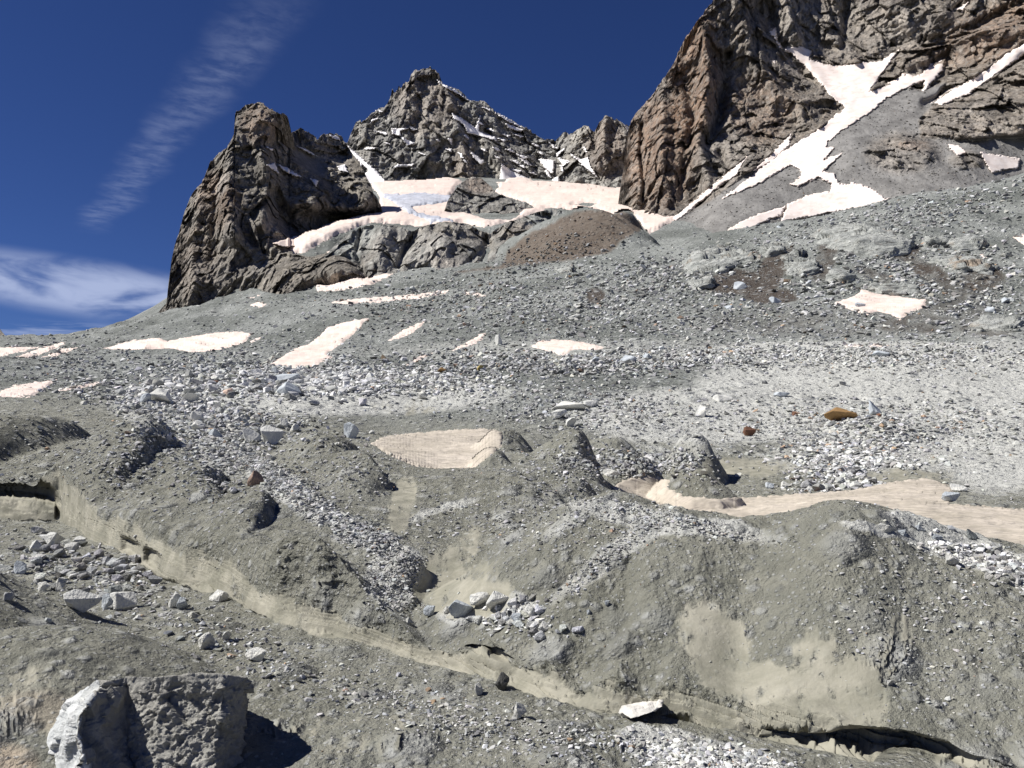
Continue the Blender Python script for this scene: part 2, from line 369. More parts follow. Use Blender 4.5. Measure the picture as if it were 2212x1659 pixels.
SNOW_AREAS = [(p_, 8, 60, 420) for l_, p_ in GROUND_SNOW] + [(BOWL, 8, 322, 1200), (TONGUE, 8, 300, 700), (DUSTY1, 8, 21.5, 60), (DUSTY2, 8, 11, 40)]
# control points: picture column, distance, picture row (2212 x 1659 picture), turned into height = distance*(HY-row)/F
UP = [(-640,16,1090),(-640,40,900),(-640,120,800),(-640,400,760),(2900,4.2,1520),(2900,7,1260),(2900,20,1110),(2900,45,985),(2900,120,660),(2900,260,330),(-640,1200,810),(2900,1200,280),(-250,20,1040),(-250,26,985),(-250,45,862),(-250,90,795),(-250,160,765),(-250,300,742),(-250,520,760),(-250,1200,800),
 (0,19.5,1045),(120,19.5,1050),(60,22,1000),(200,16.5,1095),(240,15.1,1108),(300,13.9,1112),(330,13.2,1135),(400,12,1150),(480,11.06,1178),(560,10.2,1180),(640,9.7,1165),(700,9.4,1172),
 (760,9.05,1240),(850,8.45,1335),(920,8.1,1395),(980,7.7,1420),(300,17,1060),(420,16,1070),(500,14,1095),(200,20,1000),
 (640,12.5,1110),(720,12.5,1120),(720,10.2,1215),(800,11,1180),(860,10.5,1225),(900,9.5,1312),(1000,9.8,1290),(1100,10.6,1210),(1180,8.6,1290),(1250,8,1330),
 (560,18,1025),(650,17,1020),(620,24,960),(480,26,940),(950,13,1135),(1000,15,1068),(870,17,1045),(850,22,1000),(1180,15.5,1050),(1120,18,1020),
 (900,24,1005),(940,24,1018),(1000,28,985),(950,44,930),(850,40,935),(1080,38,940),(1150,26,985),(1225,24,1008),
 (1200,7.6,1395),(1300,7.2,1400),(1400,8.6,1105),(1300,9.6,1085),(1500,8.2,1125),(1640,7.8,1168),(1750,7.5,1132),(1850,7.3,1118),(1950,7.5,1136),(2100,7.3,1185),(2212,7.1,1205),(2460,6.8,1240),
 (1400,7.1,1330),(1600,6.7,1400),(1800,6.4,1350),(2000,6.2,1400),(2212,5.9,1430),(2460,5.6,1480),
 (1080,7.2,1395),(1200,6.9,1435),(1320,6.6,1452),(1450,6.4,1475),(1600,6.2,1510),(1800,5.72,1570),(1800,5.75,1560),(2000,5.4,1600),(2212,5.1,1650),(1400,6.5,1500),(1250,6.8,1475),(1100,7.2,1440),
 (2212,8.6,1195),(2000,8.8,1140),(2460,8.6,1230),
 (1300,11,1140),(1400,10.5,1165),(1640,10.5,1195),(1850,10.5,1180),(2212,10.5,1210),(1400,15,1200),(1640,15,1182),(1850,15,1182),(2100,15,1186),(2460,15,1190),(1400,24,1088),(1800,24,1085),(2212,24,1088),(1350,32,1042),(1700,34,1036),(2100,33,1040),(2460,33,1045),
 (1500,38,1000),(1700,46,950),(2100,46,960),(2460,46,960),(1900,58,900),(1600,62,860),(2000,75,810),(2460,75,820),(1300,60,860),(1000,60,870),(700,50,885),(500,42,905),(300,50,858),(100,45,868),
 (1500,85,785),(1000,85,795),(500,75,820),(200,88,800),(1100,110,745),(1700,100,745),(2212,95,742),(2460,95,740),
 (1900,125,685),(2212,140,640),(2460,140,620),(1500,135,680),(1100,150,680),(700,130,742),(300,110,780),(0,140,778),
 (2212,200,495),(2212,270,376),(2460,270,340),(1850,200,520),(1950,260,431),(1560,250,507),(1650,200,560),(1400,240,560),(1300,270,548),(1400,180,620),(1200,200,620),(1000,250,603),(1000,210,640),
 (800,220,660),(700,190,690),(500,220,703),(300,215,737),(600,280,640),(450,300,660),(360,310,672),(250,330,706),(120,320,729),(0,300,733),(180,360,719),
 (0,500,750),(150,520,745),(300,520,740),(450,480,700),(0,1200,800),(300,1200,760),
 (1950,340,470),(2212,340,420),(2460,340,400),(1560,340,525),(1300,330,560),(2212,1200,300),(1700,1200,380),(1700,600,480),
 (800,270,612),(820,340,568),(900,390,500),(1000,390,495),(1100,400,485),(1100,320,560),(600,400,560),(600,700,480),
 (720,345,545),(700,302,612),(620,300,628),(760,318,590),(720,350,525),(720,372,500),(765,400,477),(650,345,528),(650,345,545),(820,460,462),(850,520,450),(1000,480,470),(950,720,402),(800,760,400),(1200,600,432),(1200,760,404),(1350,620,425),(1420,470,470),(1330,360,535),(1460,480,462),(1350,420,500),(1000,1200,395),(1350,1200,400)]
upx = np.array([(a / F * 1.0, math.log(d) * .55) for a, d, r in UP]); upt = np.array([(HY - r) / F for a, d, r in UP])
evT = tps(upx, upt)
foot = prof(*[(x, 2.4 * F / (y - HY)) for x, y in [(-250,1125),(0,1120),(128,1126),(190,1165),(270,1205),(330,1235),(400,1268),(470,1288),(520,1310),(600,1358),(700,1378),(800,1390),(920,1432),(1050,1472),(1200,1522),(1340,1550),(1500,1568),(1650,1600),(1800,1640),(1900,1668),(2100,1725),(2460,1840)]])
STX = 2.1; XS = np.arange(-640, 2900, STX); NC = len(XS)
ft = (foot(XS) * (1 + .012 * pn2(XS / 170., XS * 0 + 3.3, 5) + .0022 * pn2(XS / 50., XS * 0 + 1.3, 6))).astype(f32)
# rows of the grid: many of them packed on the bank face behind the foot line
N1, N2, N3, N4 = 380, 330, 560, 880
BP = np.stack([np.full(NC, math.log(2.2)), np.log(ft * .985), np.log(ft * 1.115), np.full(NC, math.log(40)), np.full(NC, math.log(1150))])
BR_ = np.cumsum([0, N1, N2, N3, N4]); NR = BR_[-1] + 1
LG0 = np.empty((NR, NC))
for k_ in range(4):
    a_ = np.linspace(0, 1, BR_[k_ + 1] - BR_[k_] + 1)[:, None]; LG0[BR_[k_]:BR_[k_ + 1] + 1] = BP[k_][None] * (1 - a_) + BP[k_ + 1][None] * a_
def rowidx(ic, Y):
    L = np.log(Y); out = np.zeros(len(np.atleast_1d(L)))
    for k_ in range(4):
        a_ = (L - BP[k_][ic]) / (BP[k_ + 1][ic] - BP[k_][ic]); out = np.where(a_ >= 0, BR_[k_] + a_ * (BR_[k_ + 1] - BR_[k_]), out)
    return np.clip(out.round().astype(int), 0, NR - 1)
# coarse evaluation, then bilinear
cxs = np.linspace(-642, 2902, 360); cls = np.linspace(math.log(2.2), math.log(1150), 420)
GX, GL = np.meshgrid(cxs, cls); TG = evT(GX / F, GL * .55)
def up_T(x, L):
    fx = np.clip((x - cxs[0]) / (cxs[1] - cxs[0]), 0, len(cxs) - 1.001); fl = np.clip((L - cls[0]) / (cls[1] - cls[0]), 0, len(cls) - 1.001)
    i = fx.astype(int); j = fl.astype(int); fx = fx - i; fl = fl - j
    return (TG[j, i] * (1 - fx) + TG[j, i + 1] * fx) * (1 - fl) + (TG[j + 1, i] * (1 - fx) + TG[j + 1, i + 1] * fx) * fl
PXg = np.broadcast_to(XS.astype(f32), (NR, NC)).copy(); Yg = np.exp(LG0).astype(f32); Xg = (PXg - CX) / F * Yg; Lg = LG0; del LG0
zup = (up_T(PXg, Lg) * Yg).astype(f32)
# base relief noise, faded when smaller than a pixel
foot_px = Yg * (STX / F)
def octave(lam, s, amp, ridged=False, lo=1.6, X=None, Y=None):
    wgt = sst(lam / foot_px, lo, lo * 2.2); out = np.zeros_like(Xg); rows = np.where((wgt > 0).any(1))[0]
    if len(rows) == 0: return out
    sl_ = slice(rows[0], rows[-1] + 1)
    n = pn2(Xg[sl_] / lam, Yg[sl_] / lam, s)
    if ridged: n = .6 - 1.6 * np.abs(n)
    out[sl_] = n * amp * wgt[sl_]
    return out
ft = ft[None, :]
zfloor = -2.4 + .05 * pn2(Xg / 2.3, Yg / 2.3, 21) + .03 * pn2(Xg / .8, Yg / .8, 22)
# mounds: column, distance, crest row, half widths in metres left/right/front/back, height, sharpness, turn (deg)
def mound(z, x, d, row, rl, rr, rf, rb, H, p=1.6, turn=0, k=.06):
    x0 = (x - CX) / F * d; zt = d * (HY - row) / F
    m = (np.abs(Xg - x0) < max(rl, rr, rf, rb) * 3.2) & (np.abs(Yg - d) < max(rl, rr, rf, rb) * 3.2)
    rows = np.where(m.any(1))[0]
    if not len(rows): return z
    s = slice(rows[0], rows[-1] + 1); dx = Xg[s] - x0; dy = Yg[s] - d
    wob = .22 * max(rl, rr) * pn2(Xg[s] / max(rl, rr) * 1.1, Yg[s] / max(rl, rr) * 1.1, int(x))
    dx = dx + wob; c, q = math.cos(math.radians(turn)), math.sin(math.radians(turn)); ex = c * dx + q * dy; ey = -q * dx + c * dy
    r = np.sqrt((ex / np.where(ex < 0, rl, rr)) ** 2 + (ey / np.where(ey < 0, rf, rb)) ** 2 + 1e-6)
    h = zt - H * (np.sqrt(r ** (2 * p) + .02) - .14)
    k = k * H; a = z[s]; hi = np.clip(.5 + .5 * (h - a) / k, 0, 1)
    z[s] = a * (1 - hi) + h * hi + k * hi * (1 - hi)
    return z
MOUNDS = [ # near and middle hummocks
 (80,26,888,1.5,2.0,4.5,4,1.9,1.6,0),(20,30,905,2.2,1.2,3,4,1.6,1.3,0),(230,24,945,1.6,1.5,4,4,1.2,1.7,0),(335,24,893,2.6,1.0,7.0,3.5,2.0,1.5,18),(430,17,1010,1.5,.8,3.6,2.4,1.0,1.5,25),
 (555,12.9,1062,1.1,.5,2.0,1.0,.75,1.3,15),(700,20,938,2.2,1.3,5.0,3.0,1.5,1.5,16),(770,17.6,975,1.4,.7,3.5,2.0,1.0,1.4,14),
 (1085,30,930,1.3,1.2,2.2,2.2,1.0,1.3,0),(1065,23,968,1.1,.75,2.2,1.6,.95,1.3,10),(960,21.5,1022,1.2,.9,1.5,1.2,.5,1.6,0),(1240,25,928,1.6,.7,2.2,2.4,1.3,1.3,6),(1320,31,945,1.2,1.0,1.5,2.0,.6,1.5,0),
 (1195,17.0,1012,1.2,.85,2.6,1.6,.9,1.4,14),(1500,35,930,.6,.5,.8,.9,.35,1.8,0),(1500,27,1000,.8,.7,.9,1.0,.45,1.4,0),(1330,9.6,1064,.9,.55,1.1,.9,.34,1.5,8),
 (860,10.5,1196,.5,.62,.9,.7,.62,1.2,0),(790,11.6,1150,.6,.6,.5,.6,.25,1.5,0),(1050,8.7,1292,.85,.65,.45,.6,.5,1.8,0),(880,13.6,1115,1.0,.5,.8,.8,.35,1.5,0),
 (1880,52,905,4,5,4,5,1.2,2,0),(900,50,905,5,6,5,6,1.5,2,0),(1330,66,850,4,5,6,6,1.6,1.8,0),(1150,78,815,6,5,8,8,2,1.8,0),(640,58,880,5,5,5,6,1.2,1.8,0),
 # far: brown debris hump, rock slabs, island in the snow bowl
 (1235,345,466,32,22,60,60,26,1.6,20),(1330,350,466,22,14,40,40,18,1.8,0),(1150,340,505,22,20,50,40,20,1.6,20),
 
]
for mo in MOUNDS: zup = mound(zup, *mo)
# lower-left mound of the floor
zf2 = mound(zfloor.astype(f32).copy(), -80, 8.2, 1215, 2.5, 1.35, 3.0, .9, .8, 1.15, 12, .15)
zf2 = mound(zf2, 130, 7.2, 1365, 1.2, .75, 1.6, .6, .26, 1.25, 20, .15)
zf2 = mound(zf2, 1900, 5.0, 1690, 1.0, 1.5, .8, .6, .25, 1.8, 0, .1)
# pixel-row of the (unstepped) surface is needed for tones
HFa = sst(Yg - ft, -.02, .16)
wf = ft * prof((-250,.012),(100,.012),(160,.02),(230,.045),(330,.058),(480,.055),(600,.06),(720,.07),(800,.05),(880,.03),(1200,.034),(1500,.038),(1900,.045),(2460,.05))(PXg).astype(f32) * (1 + .25 * pn2(PXg / 90, PXg * 0, 9))
face_w = np.clip((Yg - ft) / wf, 0, 1); face_w = (.75 * face_w ** .85 + .25 * sst(face_w, 0, 1)).astype(f32)
z = (zf2 * (1 - face_w) + zup * face_w).astype(f32)
# bank: crest relief
low = np.zeros_like(z)
for lam, s, amp in ((60, 1, 1.6), (25, 2, .9), (11, 3, .42), (5, 4, .20), (2.3, 5, .085), (1.1, 6, .045), (.5, 7, .022), (.24, 8, .011)):
    a_ = octave(lam, s, amp, False, 2.2)
    if lam >= 11: a_ *= sst(Yg, lam * 1.2, lam * 4)
    if lam <= 5 and lam > 1: a_ *= np.where(Yg < ft, .45, .3 + .7 * sst(Yg, 9, 45)) * (1 - .6 * (face_w > 0) * (face_w < 1))
    low += a_
print('ground base', time.time() - T0)
gul_ = pn2((Xg * .82 + Yg * .57) / 13, (Yg * .82 - Xg * .57) / 46, 81) + .5 * pn2((Xg * .82 + Yg * .57) / 5.5, (Yg * .82 - Xg * .57) / 17, 82)
low += (.55 - np.abs(gul_) * 1.6) * .95 * sst(Yg, 85, 190) * sst(Yg, 470, 330)
# --- tone masks in picture columns/rows of the surface itself
def rowof(zz): return HY - F * zz / Yg
R0 = rowof(z + low)
def blob(x, y, rx, ry, turn=0, jag=.5, s=0):
    c, q = math.cos(math.radians(turn)), math.sin(math.radians(turn)); dx = PXg - x; dy = R0 - y
    a = (c * dx + q * dy) / rx; b = (-q * dx + c * dy) / ry
    return sst(a * a + b * b, 1.6, .35)
n_mid = pn2(PXg / 60, R0 / 38, 31) + .6 * pn2(PXg / 22, R0 / 14, 32) + .35 * pn2(PXg / 8, R0 / 5, 33)
pale = np.zeros_like(z); mud = np.zeros_like(z); wet = np.zeros_like(z); brown = np.zeros_like(z); tan = np.zeros_like(z)
big = sst(Yg, 34, 62)
for b_, v_ in [((700,850,420,50,0),.95),((330,900,120,40,20),.6),((480,960,70,90,-35),.6),((620,1060,130,34,35),.9),((760,1150,110,26,35),.75),((860,1250,72,70,0),1.0),((790,1165,80,16,0),.9),
 ((1250,1000,60,14,0),.5),((1450,1130,260,26,10),.75),((1330,1200,200,30,-38),.55),((1250,1120,120,20,-30),.55),((1500,900,300,70,0),.7),((1900,850,420,110,0),1.0),((2000,960,300,60,0),.9),((2150,900,160,180,0),.9),((1700,900,300,60,0),.8),((1850,760,420,24,0),.8),((1350,760,700,30,0),.5),
 ((1900,1150,90,12,10),.9),((2080,1185,190,34,20),1.0),((2190,1230,90,34,20),.9),((1050,1318,110,32,-5),1.0),((1520,1640,190,48,12),1.0),((1150,1090,120,14,-20),.45),((1480,955,140,45,0),.5),((1850,985,260,45,0),.55),((950,1105,120,10,-18),.6)]:
    pale = np.maximum(pale, blob(*b_) * v_)
for b_, v_ in [((1000,1290,110,48,10),1),((960,1255,60,60,0),.9),((870,1090,28,70,8),.9),((1050,1260,60,50,0),.6),((60,1095,120,30,0),1),((160,1120,60,50,40),.8),((1550,1400,110,70,60),.9),((1820,1380,90,90,0),.0),((1700,1500,220,60,20),.9),
 ((1760,1420,60,60,30),.8),((1830,1500,90,90,60),.9),((1930,1400,40,80,20),.45),((2000,1640,60,30,40),.8),((1600,1010,120,22,0),.7),((1950,1030,110,18,0),.6),((1000,1190,60,30,-50),.6),((2030,1000,80,20,0),.3),((880,880,100,20,0),.3),((1190,790,60,30,-40),.3)]:
    mud = np.maximum(mud, blob(*b_) * v_)
# bare silt on the bank face just above the foot
hb = Yg - ft; bwf = prof((-250,1),(130,1),(270,.95),(330,.8),(500,.72),(560,.35),(760,.28),(850,.5),(920,1.0),(1200,1.0),(1400,.95),(1900,1.1),(2460,.9))(PXg)
bw = wf * bwf; mud = np.maximum(mud, sst(hb, -.02, .03) * sst(hb + .30 * bw * n_mid, bw * 1.1, bw * .55) * .95)
mud = np.where((Yg < ft), mud * 0 + .10 + .25 * blob(60, 1520, 160, 90) + .16 * blob(700, 1590, 300, 50), mud)
strk = pn2(PXg / 22 + n_mid * .5, R0 / 60, 35) + .6 * pn2(PXg / 10, R0 / 26 + n_mid, 36)
mudc_ = np.clip(mud + (.30 * n_mid + .35 * strk) * sst(mud, .08, .3), 0, 1); mud = np.clip(mud + .28 * n_mid * sst(mud, .08, .3), 0, 1)
for b_, v_ in [((1590,610,70,26,0),1.4),((1665,590,26,55,20),1.4),((1665,640,60,16,0),1.4),((1780,560,25,50,20),.8),((2120,600,50,30,0),.8),((1900,600,60,12,20),.6),((2000,700,150,20,0),.6),((1285,640,22,16,0),1),((1960,545,30,22,0),.9),((2010,590,60,22,35),.8),((1700,560,20,30,0),.9),((2050,660,90,60,0),.35),((1800,700,300,30,0),.3),((2150,720,60,8,0),.6),((1560,560,40,14,0),.5)]:
    wet = np.maximum(wet, blob(*b_) * v_)
wet = np.clip(wet + .5 * n_mid * sst(wet, .1, .5), 0, 1)
BR = [(1085,575),(1095,545),(1150,500),(1200,478),(1240,458),(1300,452),(1352,460),(1392,482),(1385,494),(1330,535),(1310,548),(1200,565),(1000,590),(960,588)]
brown = np.maximum(brown, np.where((Yg > 240) & (Yg < 460), sst(sdist(PXg, R0, BR) + 4 * n_mid, -4, 4), 0))
tan = np.maximum(tan, blob(20, 1650, 60, 40) * .8)
tan = np.maximum(tan, blob(80, 1540, 90, 40) * .35 * (Yg < 9))
# rock slab zone: pale blue-grey rock with strong relief
slab = np.zeros_like(z)
det = np.zeros_like(z)
# ripples of bedding on the bank face: terraces in height
strata = sst(hb, .0, .04) * sst(hb, wf * 1.25, wf * .7)
zz_ = z + low; lay = zz_ + .05 * pn2(PXg / 160, PXg * 0 + 1, 51) + .0003 * (PXg - 900)
ph = lay / .085 + 1.6 * pn2(lay / .23, PXg / 700, 53)
det += strata * (.6 + .8 * sst(mud, .2, .6)) * (1 + .8 * sst(PXg, 850, 1000)) * (.020 * (sst(ph % 1, .35, .9) - .5) + .012 * (sst((ph * 2.7 + 1.3) % 1, .5, .9) - .5)) * (1 + .8 * pn2(PXg / 90, lay * 3, 52))
# clods and rubble roughness
rg = (1 - .85 * sst(mud, .2, .7))
cl_ = np.zeros_like(z)
for lam, s, amp in ((1.3, 61, .10), (.62, 62, .08), (.3, 63, .052), (.15, 64, .032), (.075, 65, .018), (4, 66, .30), (9, 67, .5)):
    cl_ += octave(lam, s, amp, True, 1.3) * (1 if lam < 3 else sst(Yg, 60, 120))
lump = (.35 + .65 * sst(pn2(Xg / 1.7, Yg / 1.7, 71) + pale, -.2, .5)) * np.where(Yg < ft, .8, 1)
det += cl_ * rg * lump * .55
# clumps of crust standing on the bare silt of the bank
cr_ = sst(n_mid, .25, .5) * strata
det += cr_ * .025
SNOWM = np.zeros_like(z)
for pl_, ex_, dl_, dh_ in SNOW_AREAS:
    p_ = np.array(pl_, float); c0_, c1_ = [int(np.clip((v_ - XS[0]) / STX, 0, NC)) for v_ in (p_[:, 0].min() - 8, p_[:, 0].max() + 8)]
    sub = np.s_[:, c0_:c1_]; m_ = (R0[sub] > p_[:, 1].min() - 8) & (R0[sub] < p_[:, 1].max() + ex_) & (Yg[sub] > dl_) & (Yg[sub] < dh_)
    v_ = np.zeros(m_.shape, f32); v_[m_] = sst(sdist(PXg[sub][m_], R0[sub][m_], p_), -3, 2); SNOWM[sub] = np.maximum(SNOWM[sub], v_)
det *= (1 - SNOWM)
Z = (z + low * (1 - .5 * strata * (1 - SNOWM)) + det).astype(f32)
# undercut: the lower part of the bank face is pulled back, in places
fl = -2.4; rel = np.clip((Z - fl) / .5, 0, 1)
cut = np.zeros(NC)
for x0, x1, a_ in ((-250, 128, 1.1), (258, 300, .55), (310, 345, .5), (960, 1110, .3), (1560, 2200, .36)):
    cut = np.maximum(cut, sst(XS, x0 - 6, x0 + (14 if x1 < 200 else (x1 - x0) * .5)) * sst(XS, x1 + 10, x1 - (30 if x1 < 200 else (x1 - x0) * .35)) * a_ * (1 + .25 * pn2(XS / 110, XS * 0, 55)))
cave = sst(XS, 140, 100)
Yd = np.zeros_like(Z)
slot = prof((-250,1.12),(60,1.12),(105,.95),(128,.7),(150,.3),(258,.42),(300,.38),(345,.34),(960,.12),(1040,.2),(1110,.1),(1560,.05),(1650,.10),(1750,.17),(1900,.22),(2000,.22),(2100,.2),(2460,.15))(XS)
hfr = np.clip((z + 2.4 - np.interp(XS, [900, 1000, 1120, 1200], [0, .12, .12, 0])[None, :]) / slot[None, :], 0, 1)
bell = np.where(cave[None, :] > .5, sst(hfr, .45, .55) * sst(hfr, .98, .90), sst(hfr, .06, .25) * sst(hfr, .95, .6))
band_ = (Yg > ft) & (Yg < ft * 1.12) & (hb < wf * 1.4)
Yd = cut[None, :] * bell * band_
qf = np.stack([Xg[band_], Yg[band_] * .6, Z[band_] * 1.5], -1); env = sst(hb[band_], 0, .05) * sst(hb[band_], wf[band_] * 1.4, wf[band_] * 1.0)
fz = fb3(qf, 1.1, 2, 61) * .13 + (.35 + .9 * (1 - sst(mud[band_], .3, .7))) * (fb3(qf, .22, 4, 62, .55, True) * .014) + (1 - sst(mud[band_], .3, .7)) * facet3(qf, .09, 63) * .012
Yd[band_] -= fz * env
VG = np.stack([Xg * (1 + Yd / Yg), Yg + Yd, Z], -1)
tone = np.stack([pale, mudc_, wet, np.ones_like(pale)], -1); tone2 = np.stack([brown, tan, big, np.ones_like(pale)], -1)
me = np_mesh('ground', VG.reshape(-1, 3), grid_faces(NR, NC)[:, ::-1][:, [1, 2, 3, 0]], MG, True, {'tone': tone.reshape(-1, 4), 'tone2': tone2.reshape(-1, 4)})
link('ground', me, kind='structure')
print('ground', time.time() - T0)
# the ground outside the field of view: coarse, all round
th = np.radians(np.linspace(0, 360, 181)); rad = np.exp(np.linspace(math.log(.4), math.log(2500), 70))
TH, RD = np.meshgrid(th, rad); ox = RD * np.sin(TH); oy = RD * np.cos(TH)
inview = (oy > 1.9) & (np.abs(ox) < oy * 1.02)
oz = -2.55 - .3 * sst(RD, 3, 8) + .5 * pn2(ox / 14, oy / 14, 90) * sst(RD, 5, 30) + np.where(oy < 0, .10 * np.maximum(RD - 60, 0), 0)
oz = oz - inview * (6 + .06 * RD)
onesv = np.ones_like(oz); t1 = np.stack([.3 * onesv, 0 * onesv, 0 * onesv, onesv], -1); t2 = np.stack([0 * onesv, 0 * onesv, sst(RD, 30, 60), onesv], -1)
link('valley_ground', np_mesh('valley_ground', np.stack([ox, oy, oz], -1).reshape(-1, 3), grid_faces(70, 181)[:, ::-1], MG, True, {'tone': t1.reshape(-1, 4), 'tone2': t2.reshape(-1, 4)}), kind='structure')

# first visible surface along a picture column/row, on the ground
Tfull = Z / Yg; Tmax = np.maximum.accumulate(Tfull, 0)
Zs = (z + low * (1 - .5 * strata * (1 - SNOWM))); Tsm = np.maximum.accumulate(Zs / Yg, 0)
def hit(x, y, dmin=None, smooth=False):
    """ground point seen at picture (x, y); arrays; returns X, Y, Z, ok"""
    x = np.atleast_1d(np.asarray(x, float)); y = np.atleast_1d(np.asarray(y, float)); ic = np.clip(np.round((x - XS[0]) / STX).astype(int), 0, NC - 1)
    t = (HY - y) / F; src = Zs if smooth else Z
    if dmin is not None:
        ca_, cb_ = ic.min(), ic.max() + 1; TM = np.full(src.shape, -9., f32); tt_ = np.where(Yg[:, ca_:cb_] > dmin, src[:, ca_:cb_] / Yg[:, ca_:cb_], -9.)
        TM[:, ca_:cb_] = np.maximum.accumulate(tt_, 0)
    else: TM = Tsm if smooth else Tmax
    j = np.empty(len(x), int)
    order = np.argsort(ic, kind='stable'); r0 = 0
    cols, st = np.unique(ic[order], return_index=True)
    for c_, a_, b_ in zip(cols, st, list(st[1:]) + [len(order)]):
        idx = order[a_:b_]; j[idx] = np.searchsorted(TM[:, c_], t[idx])
    ok = j < TM.shape[0]; j = np.clip(j, 1, TM.shape[0] - 1)
    ta, tb = TM[j - 1, ic], TM[j, ic]; fr = np.clip((t - ta) / np.maximum(tb - ta, 1e-9), 0, 1); jj = j + r0
    Yh = Yg[jj - 1, ic] * (1 - fr) + Yg[jj, ic] * fr; Zh = src[jj - 1, ic] * (1 - fr) + src[jj, ic] * fr
    return (x - CX) / F * Yh, Yh, Zh, ok

# ------------------------------------------------------------------ mountains: faces of real depth, with backs
def mountain(name, x0, x1, step, top, bottom, ctrl, gul, relief, mat, tonef, jag, back=(30, 90, 220), steep=(800, .5), aniso=(1, .5, .65), seed=0, snows=(), label=None):
    xs = np.arange(x0, x1 + .1, step); n = len(xs)
    tp = prof(*top)(xs)
    j1 = np.array([0.0] * n)
    for lam, a_ in ((41, 1.0), (19, .75), (9, .55), (4.5, .38)):
        k = np.floor(xs / lam + seed).astype(int); r_ = r01(hsh(k, k * 0 + 3, 0, int(lam) + seed)); fr = xs / lam + seed - k; r2 = r01(hsh(k, k * 0 + 9, 0, int(lam) + seed))
        j1 += jag * a_ * ((r_ - .5) + (r2 - .5) * (fr - .5) * 2)
    bt = prof(*bottom)(xs)
    rows = int(np.max(bt - tp) / step) + 2; tt = np.linspace(0, 1, rows)
    PX = np.broadcast_to(xs, (rows, n)).copy(); PY = bt[None] * (1 - tt[:, None]) + tp[None] * tt[:, None] + j1[None] * tt[:, None] ** 9
    ev = tps([(a / 1000, b / 1000) for a, b, d in ctrl], np.array([steep[0] + (d - steep[0]) * steep[1] for a, b, d in ctrl], float)); D = ev(PX / 1000, PY / 1000)
    flat = np.zeros_like(D)
    for p_ in snows: flat = np.maximum(flat, sst(sdist(PX, PY, p_), -2.5, 1.5))
    for pl, wd, dp in gul: D += (1 - .6 * flat) * dp * np.exp(-(segdist(PX, PY, pl) / wd) ** 2)
    D = D.astype(f32); W0 = np.stack([(PX - CX) / F * D, D, (HY - PY) / F * D], -1).astype(f32)
    sc, br, pl_ = tonef(PX, PY)
    q = W0 * np.array(aniso, f32)
    q = q + 2.2 * np.stack([vn3(W0 / 30, 5), vn3(W0 / 30, 6), vn3(W0 / 30, 7)], -1)
    rlf = np.zeros_like(D)
    for kind, lam, amp in relief:
        s_ = seed + int(lam * 3)
        if kind == 'f': rlf += facet3(q, lam, s_, 1.7) * amp * .75
        elif kind == 'r': rlf += fb3(q, lam, 3, s_, .5, True) * amp
        else: rlf += fb3(q, lam, 3, s_) * amp
    rlf = rlf - rlf.mean()
    Dd = D - rlf * (1 - .93 * sc) * (1 - .75 * flat)
    Dd = Dd + sc * (fb3(W0, 9, 3, seed + 90) * .5 + fb3(W0 * np.array([1, .4, .4], f32), 26, 3, seed + 91, .5, True) * 1.0)
    # where the face is nearly vertical the relief also moves sideways, so the outline is broken too
    V = np.stack([(PX - CX) / F * Dd, Dd, (HY - PY) / F * Dd], -1)
    tone_ = np.stack([sc, br, pl_, np.ones_like(sc)], -1)
    Vb = [V]; Tb = [tone_]
    for b_ in back:
        e = V[-1].copy(); e[:, 1] += b_; e[:, 2] = e[:, 2] - b_ * (.9 + .3 * vn3(e / 25, 3)); Vb.append(e[None]); Tb.append(tone_[-1:])
    VV = np.concatenate(Vb, 0); TT = np.concatenate(Tb, 0)
    me = np_mesh(name, VV.reshape(-1, 3), grid_faces(VV.shape[0], n), mat, True, {'tone': TT.reshape(-1, 4)})
    me.polygons.foreach_set('use_smooth', np.ones(len(me.polygons), bool))
    o_ = link(name, me)
    if label: o_['label'] = label; o_['category'] = 'rock outcrop'
    else: o_['kind'] = 'structure'
    # smoothed depth for laying snow
    k = max(3, int(5 / step)); S = Dd.astype(float)
    for ax in (0, 1):
        for _ in range(2):
            cs = np.cumsum(np.concatenate([np.repeat(S.take([0], ax), k + 1, ax), S, np.repeat(S.take([-1], ax), k, ax)], ax), ax)
            hi = cs.take(range(2 * k + 1, cs.shape[ax]), ax); lo = cs.take(range(0, cs.shape[ax] - 2 * k - 1), ax); S = (hi - lo) / (2 * k + 1)
    def depth(x, y):
        fx = np.clip((x - xs[0]) / step, 0, n - 1.001); i = fx.astype(int); fr = fx - i
        top_ = tp[i] * (1 - fr) + tp[i + 1] * fr; bot_ = bt[i] * (1 - fr) + bt[i + 1] * fr
        fy = np.clip((bot_ - y) / np.maximum(bot_ - top_, 1e-6), 0, 1) * (rows - 1); j = np.clip(fy.astype(int), 0, rows - 2); fv = fy - j
        return ((S[j, i] * (1 - fr) + S[j, i + 1] * fr) * (1 - fv) + (S[j + 1, i] * (1 - fr) + S[j + 1, i + 1] * fr) * fv), (y > top_ - 1)
    print(name, V.shape, time.time() - T0)
    return depth

